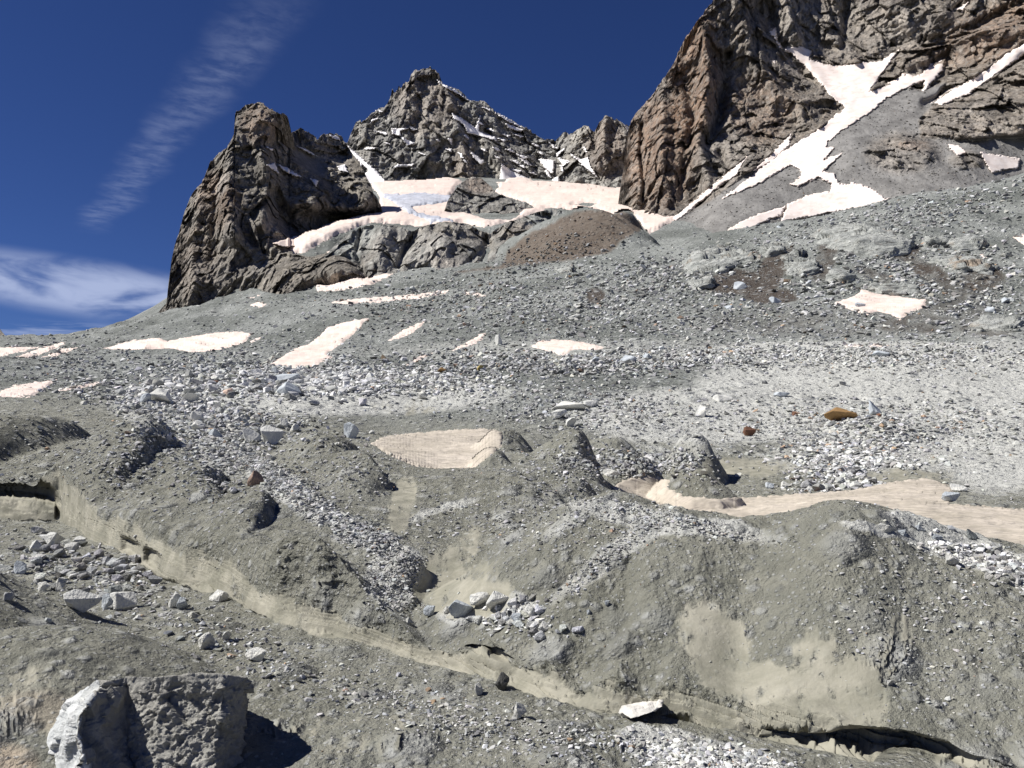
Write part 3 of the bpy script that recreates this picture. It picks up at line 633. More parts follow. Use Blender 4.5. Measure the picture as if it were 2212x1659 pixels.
CP = [[(977,245),(1004,260),(1027,277),(1037,250),(1034,283),(1070,297),(1072,304),(1037,294),(1010,287),(1000,267),(980,257)],[(847,277),(884,277),(864,283),(866,293),(848,290)],[(865,295),(897,310),(880,314)],[(809,283),(837,287),(834,292)],[(886,275),(901,280),(890,282)],
 [(811,235),(828,241),(820,243)],[(803,258),(817,255),(800,266)],[(787,320),(812,318),(808,322),(788,323)],[(849,363),(860,355),(894,355),(890,359),(860,361)],[(966,298),(977,300),(975,312)],[(963,322),(976,322),(974,329)],
 [(1016,327),(1048,350),(1037,355),(1022,340)],[(1041,231),(1060,236),(1058,240)],[(1091,267),(1131,280),(1125,284),(1100,277)],[(1073,297),(1093,303),(1088,306)],[(1084,289),(1102,293),(1098,296)],[(1110,290),(1131,295),(1125,297)],[(1116,333),(1141,340),(1130,344)],
 [(1133,347),(1151,358),(1140,356)],[(1163,343),(1197,347),(1194,377),(1177,363)],[(1186,307),(1205,321),(1196,320)],[(1221,320),(1204,338),(1200,334)],[(1204,340),(1231,350),(1217,358)],[(1233,333),(1257,347),(1270,339),(1276,360),(1292,384),(1270,367)],
 [(1083,353),(1100,366),(1150,390),(1215,405),(1160,402),(1100,398),(1080,396)],[(1193,388),(1206,382),(1210,404),(1196,400)],[(1343,263),(1360,273),(1356,283)],[(943,172),(960,184),(985,196),(1012,217),(990,204),(958,187)],
 [(744,308),(770,332),(814,370),(842,402),(780,402),(785,380),(797,368),(764,337)],[(758,343),(782,354),(778,366),(757,358)],[(1070,244),(1100,258),(1130,277),(1096,262)],[(1103,365),(1128,368),(1118,374)],[(1120,340),(1140,350),(1134,353)]]
FLECKS = [(1030,262,14,8),(1052,278,16,6),(1062,318,18,8),(1092,322,20,7),(1040,322,12,6),(1148,310,18,8),(1160,328,14,6),(1104,346,20,8),(1068,336,12,7),(1178,370,12,14),(1120,356,16,7),(1142,372,18,6),(1002,292,10,8),(990,330,12,12),(1210,358,8,14),(1260,318,8,10),(1000,345,10,9),(940,300,10,6),(905,330,14,5),(830,308,12,4)]
WALL_SNOW = [('slanting snow wedge left of the forked couloir', [(1625,370),(1648,350),(1675,325),(1712,284),(1705,315),(1662,353)]),
 ('long thin snow wedge at the foot of the brown pillar', [(1440,478),(1475,455),(1518,417),(1568,377),(1615,337),(1592,377),(1542,412),(1495,452),(1460,478)]),
 ('lower slanting snow strip below the forked couloir', [(1552,508),(1598,480),(1635,463),(1698,444),(1688,464),(1642,482),(1608,502)]),
 ('diagonal snow band high on the wall at the right edge', [(2250,78),(2212,95),(2175,115),(2142,142),(2092,176),(2042,200),(2010,225),(2035,226),(2092,204),(2142,168),(2212,118),(2250,104)]),
 ('small oval snow patch on the grey scree near the right edge', [(2047,310),(2072,314),(2090,331),(2068,336),(2055,325)]),
 ('four cornered snow patch on the scree at the right edge', [(2117,328),(2150,333),(2204,342),(2200,362),(2142,373),(2128,350)]),
 ('tiny snow patch near the top right of the wall', [(2064,22),(2092,5),(2080,23)]),
 ('tiny snow spot on the brown pillar left of the couloir', [(1664,131),(1676,130),(1674,137)])]
BUTTRESS_SNOW = [('short snow sliver below the summit tower of the left buttress', [(575,356),(593,352),(602,374),(588,366)]),('long snow sliver slanting down the dark side of the left buttress', [(600,355),(625,366),(652,383),(630,378),(612,368)]),
 ('small snow patch low on the ridge right of the buttress', [(669,385),(688,390),(683,403)]),('thin snow streak behind the tower of the left buttress', [(642,316),(660,322),(686,338),(665,330)]),('snow cap on the notched ridge between the buttress and the central peak', [(711,290),(732,296),(735,304),(716,298)]),
 ('tiny snow strip at the foot of the summit tower of the buttress', [(574,318),(592,321),(588,325)]),('snow ledge low on the dark rock of the buttress', [(590,525),(640,510),(675,519),(722,540),(715,548),(660,532),(610,533)]),
 ('broken snow patch on the ridge right of the buttress', [(728,360),(745,355),(752,372),(735,370)])]
COULOIR = [(1657,68),(1675,58),(1679,87),(1692,106),(1708,102),(1728,99),(1753,110),(1748,127),(1782,138),(1808,143),(1855,136),(1902,132),(1942,108),(1908,157),(1878,197),(1922,180),(1952,160),(1988,163),(2008,143),(2042,128),(2036,153),(1992,203),(1997,175),(1965,187),(1915,213),(1875,247),(1822,280),(1788,307),(1785,320),(1808,315),(1782,343),(1825,330),(1778,370),(1802,375),(1815,397),(1852,395),(1885,407),(1915,430),(1940,420),(1900,440),(1858,452),(1788,460),(1688,480),(1692,462),(1702,440),(1742,423),(1792,412),(1796,397),(1768,383),(1728,402),(1705,400),(1732,378),(1725,363),(1702,358),(1675,375),(1635,400),(1552,433),(1592,405),(1675,337),(1708,317),(1775,275),(1825,233),(1795,207),(1768,177),(1738,143),(1705,113),(1682,103),(1672,80)]
def bl(PX, PY, x, y, rx, ry, turn=0):
    c, q = math.cos(math.radians(turn)), math.sin(math.radians(turn)); dx = PX - x; dy = PY - y
    return sst(((c * dx + q * dy) / rx) ** 2 + ((-q * dx + c * dy) / ry) ** 2, 1.5, .2)
def toneC(PX, PY):
    br = .35 * bl(PX, PY, 920, 220, 75, 75) + .35 * bl(PX, PY, 1000, 360, 30, 60) + .45 * bl(PX, PY, 1310, 320, 50, 70)
    return np.zeros_like(PX), np.clip(br, 0, 1), .3 * bl(PX, PY, 900, 240, 40, 50)
dC = mountain('central_peak', 690, 1420, 1.7,
 [(690,330),(740,312),(752,305),(757,292),(768,268),(790,256),(805,240),(830,234),(838,222),(845,204),(847,190),(851,200),(858,196),(862,184),(866,192),(872,180),(884,178),(888,162),(904,150),(930,147),(948,156),(953,170),(957,182),(985,192),(1005,206),(1015,217),(1042,220),(1060,232),(1075,243),(1100,257),(1130,276),(1150,287),(1180,300),(1200,302),(1212,290),(1222,279),(1230,290),(1240,281),(1262,269),(1272,273),(1284,283),(1295,262),(1310,247),(1322,250),(1340,263),(1358,275),(1420,290)],
 [(690,470),(1420,470)],
 [(700,320,980),(700,440,800),(760,290,1000),(850,200,1080),(925,150,1110),(925,250,1010),(925,330,930),(925,410,860),(850,330,935),(1000,300,990),(1000,400,880),(1070,250,1100),(1080,340,960),(1080,410,880),(1130,285,1110),(1200,302,1120),(1200,350,1010),(1200,410,900),(1260,280,1000),(1310,250,960),(1310,330,900),(1330,410,800),(1400,300,940),(1400,440,760),(800,400,850),(900,460,800),(1200,460,840)],
 [([(978,245),(1034,287),(1075,300)],9,16),([(850,280),(880,310)],8,10),([(1000,215),(950,175)],5,6),([(1045,345),(1100,380)],12,14),([(1100,375),(1090,400)],12,12),([(1165,345),(1195,380)],9,16),([(1190,307),(1225,345)],8,12),([(1240,335),(1292,385)],9,16),([(1284,285),(1285,330)],6,12),
  ([(960,185),(985,250),(1000,330),(1005,400)],14,-18),([(900,160),(880,240),(870,330)],14,-14),([(1050,300),(1080,350),(1095,385)],13,-22),([(1240,345),(1245,400)],14,-14),([(1310,250),(1300,330),(1290,360)],12,-16),([(1190,360),(1150,370)],8,-8),([(790,290),(800,350),(830,395)],14,-12),([(925,330),(935,390)],10,-9)],
 [('f',62,11),('f',30,8),('f',14,5),('f',7.5,3.2),('f',4,1.6),('r',30,8),('r',9,2)], MC, toneC, 4.6, steep=(850, .55), seed=3, snows=CP + [[(a_, b_), (a_ + c_ * .6, b_ + d_ * .1), (a_ + c_, b_ + d_), (a_ + c_ * .5, b_ + d_ * .8)] for a_, b_, c_, d_ in FLECKS])
def toneB(PX, PY):
    br = .55 * bl(PX, PY, 560, 270, 45, 45) + .5 * bl(PX, PY, 470, 430, 50, 70, -20) + .25 * bl(PX, PY, 420, 560, 50, 90)
    pa = .5 * bl(PX, PY, 515, 500, 35, 55, 10) + .22 * bl(PX, PY, 440, 600, 60, 60) + .5 * bl(PX, PY, 480, 400, 12, 30, 20) + .25 * bl(PX, PY, 700, 350, 60, 50)
    return .75 * bl(PX, PY, 670, 350, 42, 26, 38), np.clip(br, 0, 1), np.clip(pa, 0, 1)
dB = mountain('left_buttress', 330, 835, 1.4,
 [(330,700),(345,672),(360,650),(364,610),(371,560),(380,522),(386,505),(392,482),(399,455),(411,425),(420,410),(440,388),(446,372),(455,350),(472,330),(490,318),(500,302),(505,290),(507,262),(508,244),(520,236),(530,228),(545,223),(558,222),(572,228),(590,238),(605,243),(622,253),(625,268),(627,288),(636,284),(650,275),(662,282),(672,292),(686,302),(695,294),(712,290),(730,293),(740,300),(748,312),(762,335),(782,362),(796,388),(806,415),(816,432),(824,450),(835,500)],
 [(330,740),(835,650)],
 [(340,690,335),(365,600,350),(365,670,322),(400,660,310),(400,480,400),(450,370,450),(505,300,480),(560,225,500),(560,300,470),(620,260,525),(625,330,520),(560,360,440),(480,450,385),(480,560,345),(480,660,312),(560,450,395),(560,560,340),(600,640,270),(650,600,272),(700,600,270),(650,280,590),(720,290,650),(680,350,560),(640,400,470),(600,500,375),(680,440,465),(750,400,540),(790,440,520),(740,330,640),(700,470,520),(800,470,570),(760,455,530),(830,500,540),
  (600,532,352),(640,545,350),(700,565,290),(720,548,325),(640,520,400),(700,525,470),(700,500,500),(640,500,440),(760,500,560),(750,590,262),(770,545,360),(700,640,290),(820,640,290),(830,560,380)],
 [([(505,300),(490,400),(500,500)],22,-14),([(625,300),(560,318),(510,330)],8,6),([(560,320),(590,400),(560,480)],16,-10),([(640,300),(700,380),(760,430)],16,9),([(600,350),(690,400)],8,5),([(520,480),(560,540),(590,560)],10,6),([(440,400),(415,520),(420,640)],12,-6),([(470,420),(455,560)],9,5),([(640,440),(700,450),(780,450)],14,-10),([(590,420),(620,480)],14,12),([(760,555),(785,580)],10,10)],
 [('f',34,5.5),('f',15,3.6),('f',7.5,2.4),('f',3.8,1.4),('f',2,.7),('r',16,4),('r',5,1)], MB, toneB, 3.8, steep=(325, .55), seed=7, snows=[p_ for l_, p_ in BUTTRESS_SNOW])
def toneW(PX, PY):
    sc = sst(sdist(PX, PY, [(1450,480),(1540,430),(1600,385),(1700,320),(1800,265),(1850,215),(1925,182),(1990,195),(2040,180),(2010,235),(1985,260),(1990,300),(2090,300),(2240,290),(2560,270),(2560,620),(1340,620),(1380,500)]), -5, 5)
    sc = sc * (1 - bl(PX, PY, 1950, 330, 80, 45) * .8) * (1 - .7 * bl(PX, PY, 2090, 345, 40, 20)) * (1 - bl(PX, PY, 2150, 250, 140, 42))
    br = .75 * bl(PX, PY, 1500, 150, 60, 160) + .65 * bl(PX, PY, 1420, 330, 90, 120) + .4 * bl(PX, PY, 1640, 230, 80, 80) + .5 * bl(PX, PY, 2180, 60, 200, 60, -20) + .6 * bl(PX, PY, 1975, 315, 40, 14) + .4 * bl(PX, PY, 1930, 385, 26, 12)
    pa = .5 * bl(PX, PY, 1950, 350, 70, 40) + .3 * bl(PX, PY, 1850, 60, 200, 60) + .3 * bl(PX, PY, 1560, 340, 60, 80) + .2 * bl(PX, PY, 2100, 260, 120, 40) + .3 * bl(PX, PY, 1720, 60, 40, 90)
    return np.clip(sc, 0, 1), np.clip(br, 0, 1), np.clip(pa, 0, 1)
dW = mountain('right_wall', 1325, 2560, 1.9,
 [(1325,470),(1335,440),(1340,400),(1347,360),(1352,320),(1358,282),(1363,262),(1372,245),(1384,236),(1393,226),(1402,218),(1420,190),(1436,165),(1452,140),(1466,112),(1480,84),(1490,72),(1500,55),(1512,38),(1522,28),(1532,12),(1545,-5),(1570,-60),(1640,-170),(1750,-260),(2560,-330)],
 [(1325,620),(2560,620)],
 [(1340,460,600),(1350,330,690),(1365,265,720),(1440,165,690),(1500,60,690),(1560,-60,720),(1750,-250,800),(2200,-300,760),(2500,-300,740),(1420,330,590),(1400,440,540),(1440,480,480),(1500,440,500),(1500,250,610),(1560,330,540),(1600,200,620),(1600,60,670),(1680,300,540),(1700,180,630),(1700,60,700),(1760,110,690),(1830,230,560),(1780,20,740),(1900,60,690),(1850,140,650),(1930,170,590),(2040,130,590),(2000,30,640),(2200,40,560),(2120,160,530),(2212,230,430),(2050,220,500),
  (1900,250,520),(1750,330,480),(1620,400,450),(1550,460,420),(1480,520,410),(1700,430,410),(1700,500,375),(1850,400,400),(1850,330,430),(1950,340,410),(2000,420,350),(2100,330,390),(2212,340,390),(2212,420,345),(2212,600,260),(1700,610,330),(1350,610,480),(2500,100,480),(2500,350,320),(2500,600,250)],
 [([(1388,270),(1384,330),(1392,400),(1388,450)],6,13),([(1575,120),(1565,200),(1555,260),(1530,310)],11,16),([(1640,10),(1660,60),(1700,110),(1740,150)],14,12),([(1660,0),(1675,60)],8,12),([(1480,150),(1500,260),(1480,330),(1470,430)],9,8),([(1555,330),(1575,370),(1560,400)],7,9),([(1830,0),(1822,100)],7,10),
  ([(1600,0),(1620,120),(1690,210),(1730,235)],20,-14),([(1520,60),(1530,180),(1510,300),(1530,400)],16,-16),([(1430,200),(1430,330),(1440,430)],16,-14),([(1700,0),(1720,80)],14,-12),([(1780,60),(1850,130)],18,-10),([(2212,120),(2090,190),(2000,225)],11,12),([(2212,60),(2050,100),(1960,140)],14,-10),([(2212,0),(2100,60),(2000,90)],10,9),([(2060,20),(2090,5)],6,6),([(1950,300),(2000,330)],22,-6)],
 [('f',55,8),('f',24,6),('f',11,3.8),('f',5.5,2.2),('f',2.8,1.1),('r',30,7),('r',8,1.6)], MW, toneW, 4.5, back=(60, 200, 500), steep=(430, .6), aniso=(1, .5, .6), seed=13, snows=[COULOIR] + [p_ for l_, p_ in WALL_SNOW])
def toneS(PX, PY):
    return .35 * bl(PX, PY, 1040, 560, 60, 20), .35 * bl(PX, PY, 1120, 510, 40, 30, -30) + .3 * bl(PX, PY, 700, 570, 20, 12) + .25 * bl(PX, PY, 960, 560, 40, 25), .45 * bl(PX, PY, 900, 540, 130, 50) + .3 * bl(PX, PY, 1080, 490, 60, 30)
mountain('rock_outcrop', 660, 1215, 1.3,
 [(660,590),(680,572),(700,556),(722,532),(738,512),(760,498),(800,484),(830,486),(862,488),(890,500),(905,492),(930,484),(960,480),(990,481),(1015,486),(1035,498),(1060,505),(1075,492),(1100,478),(1130,468),(1165,456),(1200,450),(1215,455)],
 [(660,650),(1215,640)],
 [(680,600,312),(720,600,306),(740,530,335),(800,490,352),(800,560,318),(860,495,350),(890,590,306),(880,530,338),(960,485,356),(950,540,325),(1000,590,304),(1040,510,352),(1080,560,322),(1110,480,366),(1150,520,345),(1200,455,384),(1215,560,330),(660,650,300),(940,650,290),(1215,640,300)],
 [([(905,495),(880,530),(860,575)],7,8),([(780,500),(770,550),(790,600)],6,6),([(1030,500),(1060,530),(1040,575)],8,8),([(960,485),(950,540)],22,-6),([(820,490),(825,560)],20,-6),([(1075,500),(1000,585)],8,5)],
 [('f',18,4.2),('f',9,2.6),('f',4.5,1.2),('r',12,2.6),('r',4,.6)], MO, toneS, 2.0, back=(12, 25, 60), steep=(310, .8), seed=31, label='broad pale grey and rusty rock slabs below the pink snowfield')
mountain('rock_outcrop', 955, 1155, 1.2,
 [(955,470),(966,436),(975,420),(985,408),(995,396),(1008,386),(1022,381),(1038,384),(1050,392),(1062,404),(1070,415),(1090,424),(1110,430),(1135,437),(1150,445),(1155,452)],
 [(955,480),(1040,500),(1155,485)],
 [(960,450,500),(1020,385,600),(1060,400,590),(1000,440,530),(1060,480,490),(1140,440,540),(1150,480,510),(955,480,490)],
 [], [('f',22,5),('f',10,2.8),('f',5,1.4),('r',14,2.5)], MC, lambda a, b: (a * 0, .5 * bl(a, b, 1040, 400, 40, 20), a * 0), 1.8, back=(12, 25, 60), steep=(480, .6), seed=37, label='dark rock island sticking out of the pink snowfield')
# a far dark crag just inside the left edge of the picture
dL = mountain('far_crag', -160, 24, 1.4, [(-160,600),(-60,650),(-20,690),(2,712),(10,722),(24,745)], [(-160,790),(24,790)], [(-160,600,1300),(20,730,1150),(-160,780,1100),(20,780,1100)], [], [('f',30,10),('f',12,5)], MB, lambda a, b: (a * 0, a * 0, a * 0), 3, seed=23)

# ------------------------------------------------------------------ snow
def snow(name, polys, label, cat, group, mat, surf, thick=None, holes=(), jag=2.2, dmin=None, step=None, edge=None, stretch=(14, 5), kind=None, taper=5.0, grow=0.0):
    """a sheet of old snow lying on the ground ('G') or on a mountain face; polys in picture coordinates"""
    pl = np.array(polys, float); x0, y0 = pl.min(0) - 5; x1, y1 = pl.max(0) + 5
    if step is None: step = min(2.2, max(.9, math.sqrt((x1 - x0) * (y1 - y0)) / 90))
    xs = np.arange(x0, x1 + step, step); ys = np.arange(y0, y1 + step, step); X, Y = np.meshgrid(xs, ys)
    sdv = sdist(X, Y, pl)
    for h_ in holes: sdv = np.minimum(sdv, -sdist(X, Y, h_))
    sdv = sdv + grow; sz = max(x1 - x0, y1 - y0); jg = min(jag, sz / 14 + .5)
    sdv = sdv + jg * (pn2(X / stretch[0], Y / stretch[1], 7) * 1.1 + .8 * pn2(X / stretch[0] * 2.5 + Y / 9, Y / stretch[1] * 2.2, 8))
    if surf == 'G':
        hx, hy, hz, ok = hit(X.ravel(), Y.ravel(), dmin, True); hx, hy, hz, ok = [a.reshape(X.shape) for a in (hx, hy, hz, ok)]
        th_ = thick if thick is not None else .0012 * hy + .02
        zz = hz + th_ * np.clip(sdv / taper, -.5, 1) ; V = np.stack([hx, hy, zz], -1)
        Dp = hy
    else:
        Dp, ok = surf(X.ravel(), Y.ravel()); Dp = Dp.reshape(X.shape); ok = ok.reshape(X.shape)
        th_ = thick if thick is not None else 3.0
        Dn = Dp - th_ * np.clip(sdv / 1.6, -1.5, 1); V = np.stack([(X - CX) / F * Dn, Dn, (HY - Y) / F * Dn], -1)
    vd = ok & (sdv > -2.2)
    fk = vd[:-1, :-1] & vd[:-1, 1:] & vd[1:, 1:] & vd[1:, :-1]
    dmx = np.maximum(np.maximum(Dp[:-1, :-1], Dp[1:, 1:]), np.maximum(Dp[:-1, 1:], Dp[1:, :-1])); dmn = np.minimum(np.minimum(Dp[:-1, :-1], Dp[1:, 1:]), np.minimum(Dp[:-1, 1:], Dp[1:, :-1]))
    fk &= dmx / dmn < 1.16
    if not fk.any(): print('EMPTY', label); return None
    cur = np.zeros_like(fk); sc_ = np.where(fk, sdv[:-1, :-1], -99); cur[np.unravel_index(np.argmax(sc_), sc_.shape)] = True
    while True:                                   # keep the one connected sheet
        nx = cur.copy(); nx[1:] |= cur[:-1]; nx[:-1] |= cur[1:]; nx[:, 1:] |= nx[:, :-1]; nx[:, :-1] |= nx[:, 1:]; nx &= fk
        if (nx == cur).all(): break
        cur = nx
    fk = cur
    Q = grid_faces(X.shape[0], X.shape[1], fk)[:, ::-1]
    used = np.unique(Q); mp_ = np.zeros(X.size, np.int32); mp_[used] = np.arange(len(used))
    Vt = V.reshape(-1, 3)[used]; c0 = Vt.mean(0)
    me = np_mesh(name, Vt - c0, mp_[Q], mat, True)
    o = link(name, me); o.location = c0
    if kind: o['kind'] = kind
    else:
        o['label'] = label; o['category'] = cat
        if group: o['group'] = group
    return o
GB, GL_, GP, GW = 'snow patches on the dark left buttress', 'snow patches lying on the grey debris slopes', 'snow patches on the central peak', 'snow on the brown right hand wall'
for lab, pl in GROUND_SNOW:
    snow('snow_patch', pl, lab, 'snow patch', GL_, MSN, 'G')
# the glacier bowl
snow('snowfield', BOWL,
  'broad pink snowfield filling the bowl under the central peak', 'snowfield', None, MSN, 'G', thick=1.6, dmin=322, holes=[[(968,432),(985,404),(1010,386),(1040,384),(1080,398),(1066,418),(1145,440),(1112,474),(1050,476),(1000,457)],[(1235,443),(1260,438),(1290,440),(1275,446)]], step=2.0, stretch=(20, 6))
snow('glacier_ice', [(822,428),(832,420),(870,421),(905,417),(975,425),(982,438),(950,448),(912,450),(893,455),(905,464),(940,470),(990,484),(930,490),(912,480),(880,468),(862,455),(845,442)],
  'bluish grey bare glacier ice in the middle of the pink snowfield', 'glacier ice', None, MIC, 'G', thick=2.6, dmin=350, step=1.6, stretch=(20, 5))
snow('snow_patch', TONGUE, 'pink snow tongue curling round the brown debris hump', 'snow patch', 'pink snow in the bowl', MSN, 'G', thick=1.2, dmin=300)
# dusty snow between the near hummocks
snow('snow_patch', DUSTY1, 'dusty beige rippled snow patch between the hummocks, left of centre', 'snow patch', 'dusty snow in the hollows', MSD, 'G', thick=.05, dmin=21.5, jag=3, step=1.6)
snow('snow_patch', DUSTY2, 'long dusty pink snow strip behind the big near hummock on the right', 'snow patch', 'dusty snow in the hollows', MSD, 'G', thick=.05, holes=[[(1440,1052),(1465,1012),(1500,985),(1535,1010),(1568,1058),(1558,1078),(1480,1072)]], dmin=11.0, jag=3.5, step=2.0)
# right wall
snow('snow_couloir', COULOIR,
  'large forked pink snow couloir running down the right hand wall', 'snow couloir', None, MSW, dW, 2.6, step=1.3, jag=2.6, stretch=(12, 6))
for lab, pl in WALL_SNOW:
    snow('snow_patch', pl, lab, 'snow patch', GW, MSW, dW, 2.4)
names_ = {0: 'large branching white snow couloir on the right half of the central peak', 24: 'triangular snow cone at the right foot of the central peak', 28: 'long snow gully with a fluted fan left of the central peak', 27: 'thin snow line along the summit ridge right of the top of the central peak', 23: 'forked snow patch in the gully right of the central peak, below the small pointed peaks', 26: 'tiny snow notch where the pointed peaks meet the brown wall', 1: 'white snow patch on the left half of the central peak, highest and broadest there', 7: 'lowest left thin snow ledge on the central peak'}
order = sorted(range(len(CP)), key=lambda i: np.mean([p[0] for p in CP[i]]))
words_ = 'first second third fourth fifth sixth seventh eighth ninth tenth eleventh twelfth thirteenth fourteenth fifteenth sixteenth seventeenth eighteenth nineteenth twentieth'.split()
rest = [i for i in order if i not in names_]
for k, i in enumerate(rest):
    names_[i] = ('small white snow patch on the central peak, %s of the small ones from the left' % words_[k]) if k < 13 else ('small white snow patch on the central peak, %s of the small ones from the right' % words_[len(rest) - 1 - k])
for i, pl in enumerate(CP): snow('snow_patch', pl, names_[i], 'snow patch', GP, MSC, dC, 10.0, jag=1.5, grow=.9, step=.9, stretch=(7, 3))
for i, (x_, y_, l_, h_) in enumerate(FLECKS):
    snow('snow_patch', [(x_, y_), (x_ + l_ * .6, y_ + h_ * .1), (x_ + l_, y_ + h_), (x_ + l_ * .5, y_ + h_ * .8)], 'tiny white snow fleck among many on the grey right flank of the central peak', 'snow patch', 'tiny snow flecks on the right flank of the central peak', MSC, dC, 10.0, jag=1.5, grow=1.0, step=.9, stretch=(7, 3))
for lab, pl in BUTTRESS_SNOW:
    snow('snow_patch', pl, lab, 'snow patch', GB, MSC if pl[0][1] < 500 else MSN, dB, 6.0, jag=1.4, grow=.7, step=.9, stretch=(7, 3))
print('snow', time.time() - T0)

# ------------------------------------------------------------------ stones
rng = np.random.default_rng(5); random.seed(5)
def hull_rock(npts, flat, seed, bev=0.0):
    r = random.Random(seed); bm = bmesh.new()
    for _ in range(npts):
        a_ = Vector((r.gauss(0, 1), r.gauss(0, 1), r.gauss(0, 1))).normalized() * r.uniform(.8, 1.0)
        a_.x *= r.uniform(.9, 1.1); a_.z *= flat; a_.y *= .85
        bm.verts.new(a_ * .5)
    bmesh.ops.convex_hull(bm, input=bm.verts)
    bmesh.ops.delete(bm, geom=[v for v in bm.verts if not v.link_faces], context='VERTS')
    if bev: bmesh.ops.bevel(bm, geom=list(bm.edges), offset=bev, segments=1, affect='EDGES', clamp_overlap=True)
    bmesh.ops.triangulate(bm, faces=bm.faces)
    bmesh.ops.recalc_face_normals(bm, faces=bm.faces)
    return bm
tmpl = []
for i in range(28):
    bm = hull_rock(9 + i % 5, (.45, .6, .75, .9)[i % 4], i)
    bm.verts.index_update()
    tmpl.append((np.array([v.co for v in bm.verts], f32), np.array([[v.index for v in f_.verts] for f_ in bm.faces], np.int32))); bm.free()
def stone_tone(n, warm=0.0):
    b = rng.normal(.42, .13, n).clip(.12, .75); c = np.stack([b * (1 + rng.normal(0, .02, n)), b * 1.01, b * (1.0 + rng.normal(0, .045, n))], -1)
    r_ = rng.random(n); c[r_ < .008 + warm * .6] *= np.array([.85, .62, .46]); c[(r_ > .9)] *= .55
    return c
def surf_at(px, Y):
    ic = np.clip(np.round((px - XS[0]) / STX).astype(int), 0, NC - 1); j = rowidx(ic, Y)
    return VG[j, ic, 0], VG[j, ic, 1], VG[j, ic, 2], ic, j
SNOWPOLY = [[(223,753),(290,735),(513,716),(543,720),(500,750),(413,761)],[(577,790),(667,743),(707,708),(800,686),(740,742),(680,791)],[(1797,655),(1862,625),(2002,648),(1945,690)],[(1148,750),(1210,733),(1312,751),(1215,769)],[(712,653),(970,627),(740,658)],
 [(800,958),(880,936),(1085,932),(1060,985),(960,1030)],[(1290,1045),(1400,1027),(1550,1077),(1830,1060),(2000,1032),(2212,1100),(2212,1180),(1640,1165)]]
SX, SY, SS, SC = [], [], [], []
def scatter_px(n, x, y, rx, ry, turn, s0, warm=0, amax=3.2, tonek=1.0):
    n = int(n * 1.5); s0 *= .92
    c, q = math.cos(math.radians(turn)), math.sin(math.radians(turn)); a_ = rng.normal(0, .55, n) * rx; b_ = rng.normal(0, .55, n) * ry
    px = x + c * a_ - q * b_; py = y + q * a_ + c * b_; ok = (px > -240) & (px < 2450) & (py < 1750); px, py = px[ok], py[ok]
    bad = np.zeros(len(px), bool)
    for p_ in SNOWPOLY: bad |= inside(px, py, p_) & (rng.random(len(px)) > .05)
    px, py = px[~bad], py[~bad]
    X_, Y_, Z_, ok = hit(px, py); px, py = px[ok], py[ok]; n2 = ok.sum()
    s_ = s0 * np.minimum((1 - rng.random(n2)) ** -.45, amax)
    SX.append(px); SY.append(Y_[ok]); SS.append(s_); SC.append(np.minimum(stone_tone(n2, warm) * tonek, .78))
# zones: count, centre, half widths, turn, typical size in picture units
for zn in [(3000,720,815,330,28,2,6.5,0,3.2,1.35),(1700,560,835,280,22,0,7.5,0,3.2,1.35),(1400,400,880,220,30,8,6.5,0,3.2,1.25),(900,470,960,80,110,-35,6.0),(1500,620,1050,160,24,35,5.2),(700,760,1140,120,22,30,5.5),(700,500,940,200,40,0,6),
 (1500,1500,770,600,22,0,5.0,.02,3.2,1.25),(1400,1900,770,420,40,0,4.6),(1600,1900,920,380,60,0,5.5,.05),(1300,1840,1000,150,60,0,7.0,.02,3.2,1.25),(700,1880,1060,160,22,0,7.5),(900,1400,1000,160,25,0,6.0),
 (1500,1200,790,300,25,0,6.5,.02),(1300,1250,880,250,50,0,5.0),(800,1200,700,500,60,0,5.5,.01),(2600,1500,650,600,90,0,5.5,.01),(2200,2000,620,260,110,0,6.0,.02),(1500,1900,480,420,45,-12,4.6),(1200,1000,650,350,50,0,4.5),(900,450,760,420,50,0,4.4),
 (500,150,800,200,50,0,4.5),(800,2080,1185,170,30,20,7.0,0,3.2,1.35),(300,2180,1235,60,26,20,7.5),(600,1470,1128,200,22,10,4.5),(420,1330,1190,190,26,-38,4.4),(1100,860,1255,60,60,0,4.2),(300,790,1165,60,15,0,4.5),
 (260,1090,1330,90,28,12,9.0,0,3.2,1.4),(800,1530,1645,190,34,10,7.0,0,3.2,1.35),(500,200,1240,200,60,8,8.5),(400,500,1390,380,50,22,7.0),(500,1300,1600,500,40,8,5.5),(400,1000,1560,260,50,20,5.5),(500,2000,1350,260,200,0,4.6),(900,300,1000,260,80,0,4.6),(500,700,1020,150,60,0,4.0),(700,1150,1130,300,60,0,4.2),(500,1250,1010,160,60,0,4.2),
 (600,1500,600,250,40,0,6.5),(400,1160,560,150,40,-20,3.6,.2,3.2,.5)]:
    scatter_px(*zn)
# general cover, uniform over the ground seen in perspective
n = 26000; px = rng.uniform(-240, 2450, n); Yr = np.exp(rng.uniform(math.log(3.2), math.log(330), n)); SX.append(px); SY.append(Yr); SS.append(2.6 * np.minimum((1 - rng.random(n)) ** -.42, 3.2)); SC.append(stone_tone(n))
n = 26000; px = rng.uniform(-240, 2450, n); Yr = np.exp(rng.uniform(math.log(4), math.log(24), n)); SX.append(px); SY.append(Yr); SS.append(2.1 * np.minimum((1 - rng.random(n)) ** -.42, 3.0)); SC.append(stone_tone(n) * .85)
SX, SY, SS, SC = [np.concatenate(a_) for a_ in (SX, SY, SS, SC)]
X_, Y_, Z_, ic, jr = surf_at(SX, SY)
keep = (wet[jr, ic] < .45) & (mud[jr, ic] < .45) & (slab[jr, ic] < .5) | (rng.random(len(SX)) < .12)
keep &= (hb[jr, ic] < -.12) | (hb[jr, ic] > .12)
row_ = HY - F * Z_ / Y_
